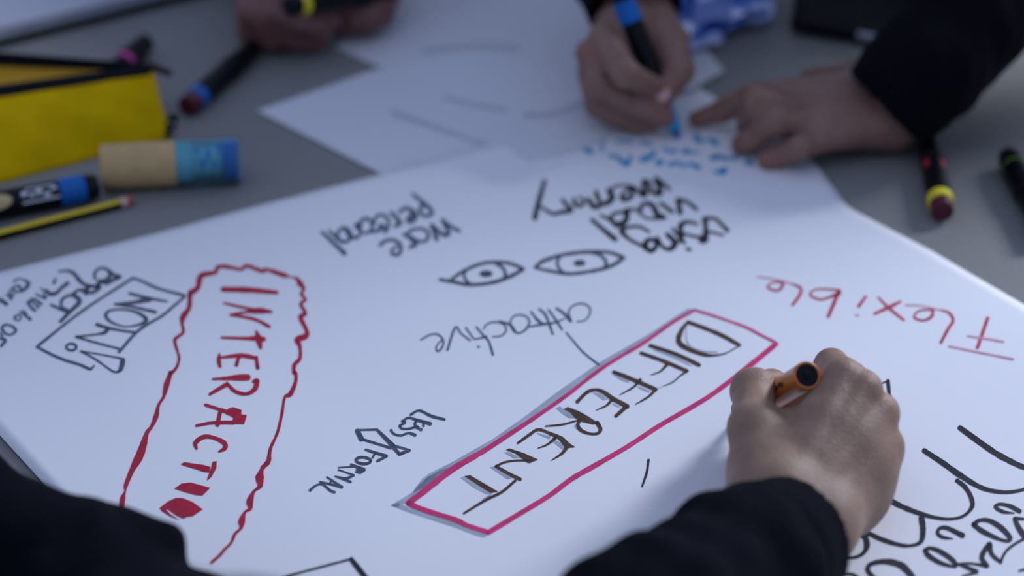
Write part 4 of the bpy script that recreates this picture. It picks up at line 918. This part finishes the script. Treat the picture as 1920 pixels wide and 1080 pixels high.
# ---------------------------------------------------------------- rear right person: writing hand and pointing hand
p2 = thing('person', 'person in black sweater across the table, one hand writing in blue, the other pointing', 'person', (.25, 2.0, 0))
R1 = []
R1 += [cone(Q(1205, -60, .085), Q(1190, 12, .066), .0255, .0245, .010), cone(Q(1190, 12, .066), Q(1140, 95, .056), .0240, .0190, .012), cone(Q(1175, 20, .055), Q(1128, 140, .038), .022, .0195, .012), cone(Q(1200, 30, .06), Q(1220, 110, .040), .020, .018, .012)]
R1 += [cone(Q(1185, 60, .06), Q(1180, 175, .028), .022, .017, .012)]
R1 += chain([Q(1132, 72, .078), Q(1172, 138, .066), Q(1222, 160, .048)], [.0125, .0112, .0086], .004)
R1 += chain([Q(1106, 100, .066), Q(1124, 160, .048), Q(1190, 194, .032), Q(1246, 220, .020)], [.0118, .0112, .0104, .0085], .003)
R1 += chain([Q(1108, 130, .048), Q(1122, 196, .026), Q(1186, 222, .015), Q(1222, 229, .012)], [.0112, .0108, .0098, .0082], .003)
R1 += chain([Q(1118, 150, .032), Q(1142, 212, .016), Q(1195, 232, .011)], [.0105, .0096, .0084], .003)
R1 += chain([Q(1215, 10, .066), Q(1254, 78, .066), Q(1270, 132, .052), Q(1241, 181, .036)], [.0180, .0158, .0128, .0102], .005)
N2, E2 = Q(1272, 258, .0035), Q(1163, -12, .112); ax2 = nrm(E2-N2); L2_ = np.linalg.norm(E2-N2)
tmb = Q(1241, 181, .036); camd = nrm(np.array([0, 0, CZ])-tmb)
Rm = blob('body', R1, .0022, SKIN2, p2, flush=[(Q(1106, 100, .07), .012, .6), (Q(1246, 220, .02), .014, .7), (tmb, .013, .6), (Q(1222, 160, .048), .01, .4)])
c_ = tmb+camd*.0088+np.array([.001, 0, .002])
V, F = [], []
def ellipsoid(c, X, Y, Z, rx, ry, rz, n=14, m=8):
    V, F = [], []; X, Y, Z = map(nrm, (X, Y, Z))
    for j in range(m+1):
        for i in range(n):
            t, w = math.pi*j/m, 2*math.pi*i/n; V.append(np.array(c)+X*rx*math.sin(t)*math.cos(w)+Y*ry*math.sin(t)*math.sin(w)+Z*rz*math.cos(t))
    for j in range(m):
        for i in range(n): F.append([j*n+i, (j+1)*n+i, (j+1)*n+(i+1) % n, j*n+(i+1) % n])
    return V, F
dth = nrm(Q(1270, 132, .052)-tmb); V, F = ellipsoid(c_, dth, np.cross(camd, dth), camd, .0068, .0056, .0022); mesh('thumbnail', V, F, M['nail'], p2)
bm = marker('black marker with a blue end writing in blue, held in the far writing hand', N2, E2,
       [('nib', 'mblue', 0, .007, .0022, .0040), ('nib_holder', 'cyan', .007, .036, .0052, .0066, 'blue nib holder'), ('collar', 'mblack', .034, .046, .0066, .0078), ('barrel', 'mblack', .046, L2_-.024, .0084, .0088), ('ring', 'mblue', L2_-.024, L2_-.006, .0093, .0093), ('end_plug', 'mblack', L2_-.006, L2_+.004, .0088, .0080)])
# sleeve of the writing arm: comes down from above
s0 = Q(1190, 22, .070)
sleeve('sweater_sleeve', [s0, Q(1172, -70, .092), np.array([.29, 2.0, .36])], [.0375, .044, .055], M['knit2'], p2, h=.0032, amp=.0012, seed=9, k=.02)
# pointing hand
L1 = []
wa, wb = Q(1640, 174, .034), Q(1672, 226, .025)
L1 += [cone(wa, wb, .0215, .0200, .012), cone(Q(1700, 140, .054), wa, .021, .0215, .012), cone(Q(1716, 176, .050), wb, .020, .0200, .012)]
ks = [Q(1478, 176, .036), Q(1484, 202, .038), Q(1508, 228, .033), Q(1546, 258, .024)]
for i, k_ in enumerate(ks): L1.append(cone(wa*(1-i/3)+wb*(i/3), k_, .0205, [.0118, .0118, .0115, .0112][i], .014))
L1 += chain([ks[0], Q(1415, 180, .036), Q(1355, 208, .018), Q(1306, 223, .0095)], [.0120, .0112, .0092, .0070], .004)
L1 += chain([ks[1], Q(1424, 192, .048), Q(1404, 222, .024), Q(1398, 240, .012)], [.0118, .0114, .0095, .0080], .004)
L1 += chain([ks[2], Q(1454, 226, .040), Q(1410, 260, .018), Q(1390, 271, .0105)], [.0115, .0108, .0096, .0084], .003)
L1 += chain([ks[3], Q(1500, 276, .024), Q(1462, 292, .012), Q(1440, 299, .0095)], [.0110, .0100, .0090, .0082], .003)
L1 += chain([wa, Q(1590, 146, .026), Q(1520, 146, .014)], [.018, .0125, .0090], .008)
blob('left_hand', L1, .0022, SKIN2, p2, flush=[(Q(1420, 178, .04), .014, .5), (Q(1390, 271, .012), .014, .6), (Q(1440, 299, .01), .013, .6), (Q(1306, 223, .01), .02, .5)])
s1 = Q(1662, 202, .036)
sleeve('sweater_sleeve', [s1, Q(1738, 126, .068), Q(1815, 20, .100), Q(1900, -110, .135), np.array([.69, 1.78, .24]), np.array([.69, 1.87, .39])], [.0400, .0430, .050, .056, .062, .065], M['knit2'], p2, h=.0034, amp=.0016, seed=11, k=.02,
       folds=[cone(Q(1790, 160, .03), Q(1850, 90, .04), .018, .022, .02)])

# ---------------------------------------------------------------- rear left person: two hands at the top edge
p3 = thing('person', 'person at the top edge whose two reddish hands hold a yellow-ringed marker', 'person', (-.15, 2.0, 0))
G = [cone(Q(505, -70, .050), Q(500, 0, .036), .026, .026, .010), ell(Q(512, 20, .030), (1, 0, 0), (0, 1, .2), (0, -.2, 1), .030, .030, .024, .012)]
G += chain([Q(468, 22, .040), Q(470, 62, .018), Q(500, 72, .012)], [.012, .011, .0095], .004)
G += chain([Q(490, 26, .042), Q(505, 70, .018), Q(540, 76, .012)], [.0115, .0105, .0092], .004)
G += chain([Q(520, 30, .042), Q(545, 66, .020), Q(578, 78, .012)], [.0115, .0105, .0092], .004)
G += chain([Q(548, 34, .044), Q(596, 50, .030), Q(600, 76, .014)], [.0112, .0102, .0085], .004)
G += chain([Q(530, -6, .040), Q(590, 22, .040), Q(622, 36, .030)], [.014, .0115, .0095], .006)
blob('body', G, .0028, SKIN3, p3, flush=[(Q(598, 76, .014), .015, .6)])
G = [cone(Q(705, -90, .055), Q(695, -20, .036), .024, .026, .010), ell(Q(690, 0, .032), (1, 0, 0), (0, 1, .2), (0, -.2, 1), .024, .028, .020, .012)]
G += chain([Q(722, -4, .034), Q(716, 28, .022), Q(700, 42, .012)], [.0115, .0105, .009], .003)
G += chain([Q(700, 2, .036), Q(692, 36, .022), Q(680, 48, .012)], [.0115, .0105, .009], .003)
G += chain([Q(678, 2, .036), Q(668, 38, .022), Q(660, 52, .012)], [.0112, .010, .0088], .003)
G += chain([Q(658, -10, .036), Q(644, 24, .026), Q(640, 50, .014)], [.013, .0112, .0092], .004)
blob('left_hand', G, .0028, SKIN3, p3)
sleeve('sweater_sleeve', [Q(505, -70, .050), Q(500, -170, .07), np.array([-.30, 2.2, .2])], [.034, .042, .055], M['knit2'], p3, h=.004, seed=13)
sleeve('sweater_sleeve', [Q(705, -95, .055), Q(720, -200, .075), np.array([-.02, 2.2, .2])], [.034, .042, .055], M['knit2'], p3, h=.004, seed=14)
a, b = Q(538, 12, .060), Q(640, -2, .050)
marker('black marker with a yellow ring held in the reddish hand at the top edge', a, b,
       [('end_plug', 'mblack', 0, .013, .0080, .0088), ('ring', 'myellow', .013, .021, .0094, .0094), ('barrel', 'mblack', .021, .075, .0090, .0090), ('cap', 'mblack', .075, .120, .0096, .0076)])

# ---------------------------------------------------------------- upper bodies (above and outside the picture, they shade the table)
def upper_body(parent, sh_r, sh_l, hips, head, look, material, skin):
    """torso joining the sleeves, neck and head with a face and hair"""
    sh_r, sh_l, hips, head = [np.array(v_, float) for v_ in (sh_r, sh_l, hips, head)]; mid = (sh_r+sh_l)/2; sd = nrm(sh_l-sh_r); up = nrm(mid-hips)
    pr = [cone(sh_r, sh_l, .062, .062, .05), cone(mid-up*.10-sd*.06, hips-sd*.05, .125, .125, .06), cone(mid-up*.10+sd*.06, hips+sd*.05, .125, .125, .06), cone(mid, mid+(head-mid)*.35, .075, .060, .03)]
    D, lo = field(pr, .010, pad=.02); P, F = nets(D, lo, .010); P = relax(P, F, 1); mesh('sweater', P, F, material, parent, at=P.mean(0))
    look = nrm(look); sx_ = nrm(np.cross(look, up)); hu = np.cross(sx_, look)
    pr = [cone(mid+(head-mid)*.2, head-hu*.04, .052, .050, .02), ell(head, look, sx_, hu, .094, .074, .108, .02), ell(head-hu*.055+look*.030, look, sx_, hu, .058, .050, .050, .02),
          cone(head+look*.090+hu*.012, head+look*.108-hu*.030, .009, .014, .012), ball(head+look*.098-hu*.062, .011, .012), ball(head+look*.097-hu*.072, .009, .008)]
    for s_ in (-1, 1): pr += [ell(head+sx_*s_*.076-hu*.008, look, sx_, hu, .017, .007, .030, .006), ball(head+look*.078+sx_*s_*.031+hu*.008, .013, .006)]
    D, lo = field(pr, .0045, pad=.012); P, F = nets(D, lo, .0045); P = relax(P, F, 1); o = mesh('head', P, F, skin, parent, at=P.mean(0))
    for s_ in (-1, 1): V, F = ellipsoid(head+look*.086+sx_*s_*.031+hu*.008, sx_, hu, look, .010, .005, .006); mesh('eye', V, F, M['mblack'], o)
    hp = [ell(head+hu*.018-look*.012, look, sx_, hu, .098, .082, .104, .02), ell(head-look*.035-hu*.03, look, sx_, hu, .072, .078, .085, .02)]
    cut = lambda X, Y, Z: ((X-head[0]-look[0]*.045)*look[0]+(Y-head[1]-look[1]*.045)*look[1]+(Z-head[2]-look[2]*.045)*look[2]) - .75*((X-head[0])*hu[0]+(Y-head[1])*hu[1]+(Z-head[2])*hu[2])
    D, lo = field(hp, .006, cuts=[cut], pad=.014); P, F = nets(D, lo, .006); P = relax(P, F, 1); mesh('hair', P, F, M['hair'], o, at=P.mean(0))
upper_body(p2, (.30, 2.00, .37), (.69, 1.87, .40), (.54, 2.26, -.12), (.50, 1.88, .53), (-.12, -.75, -.65), M['knit2'], SKIN2)
upper_body(p3, (-.33, 2.18, .22), (-.02, 2.18, .22), (-.17, 2.36, -.16), (-.17, 2.10, .47), (.05, -.8, -.6), M['knit2'], SKIN3)
upper_body(p1, (-.14, .60, .20), (-.50, .60, .20), (-.36, .30, -.16), (-.36, .62, .42), (.35, .70, -.62), M['knit'], SKIN1)
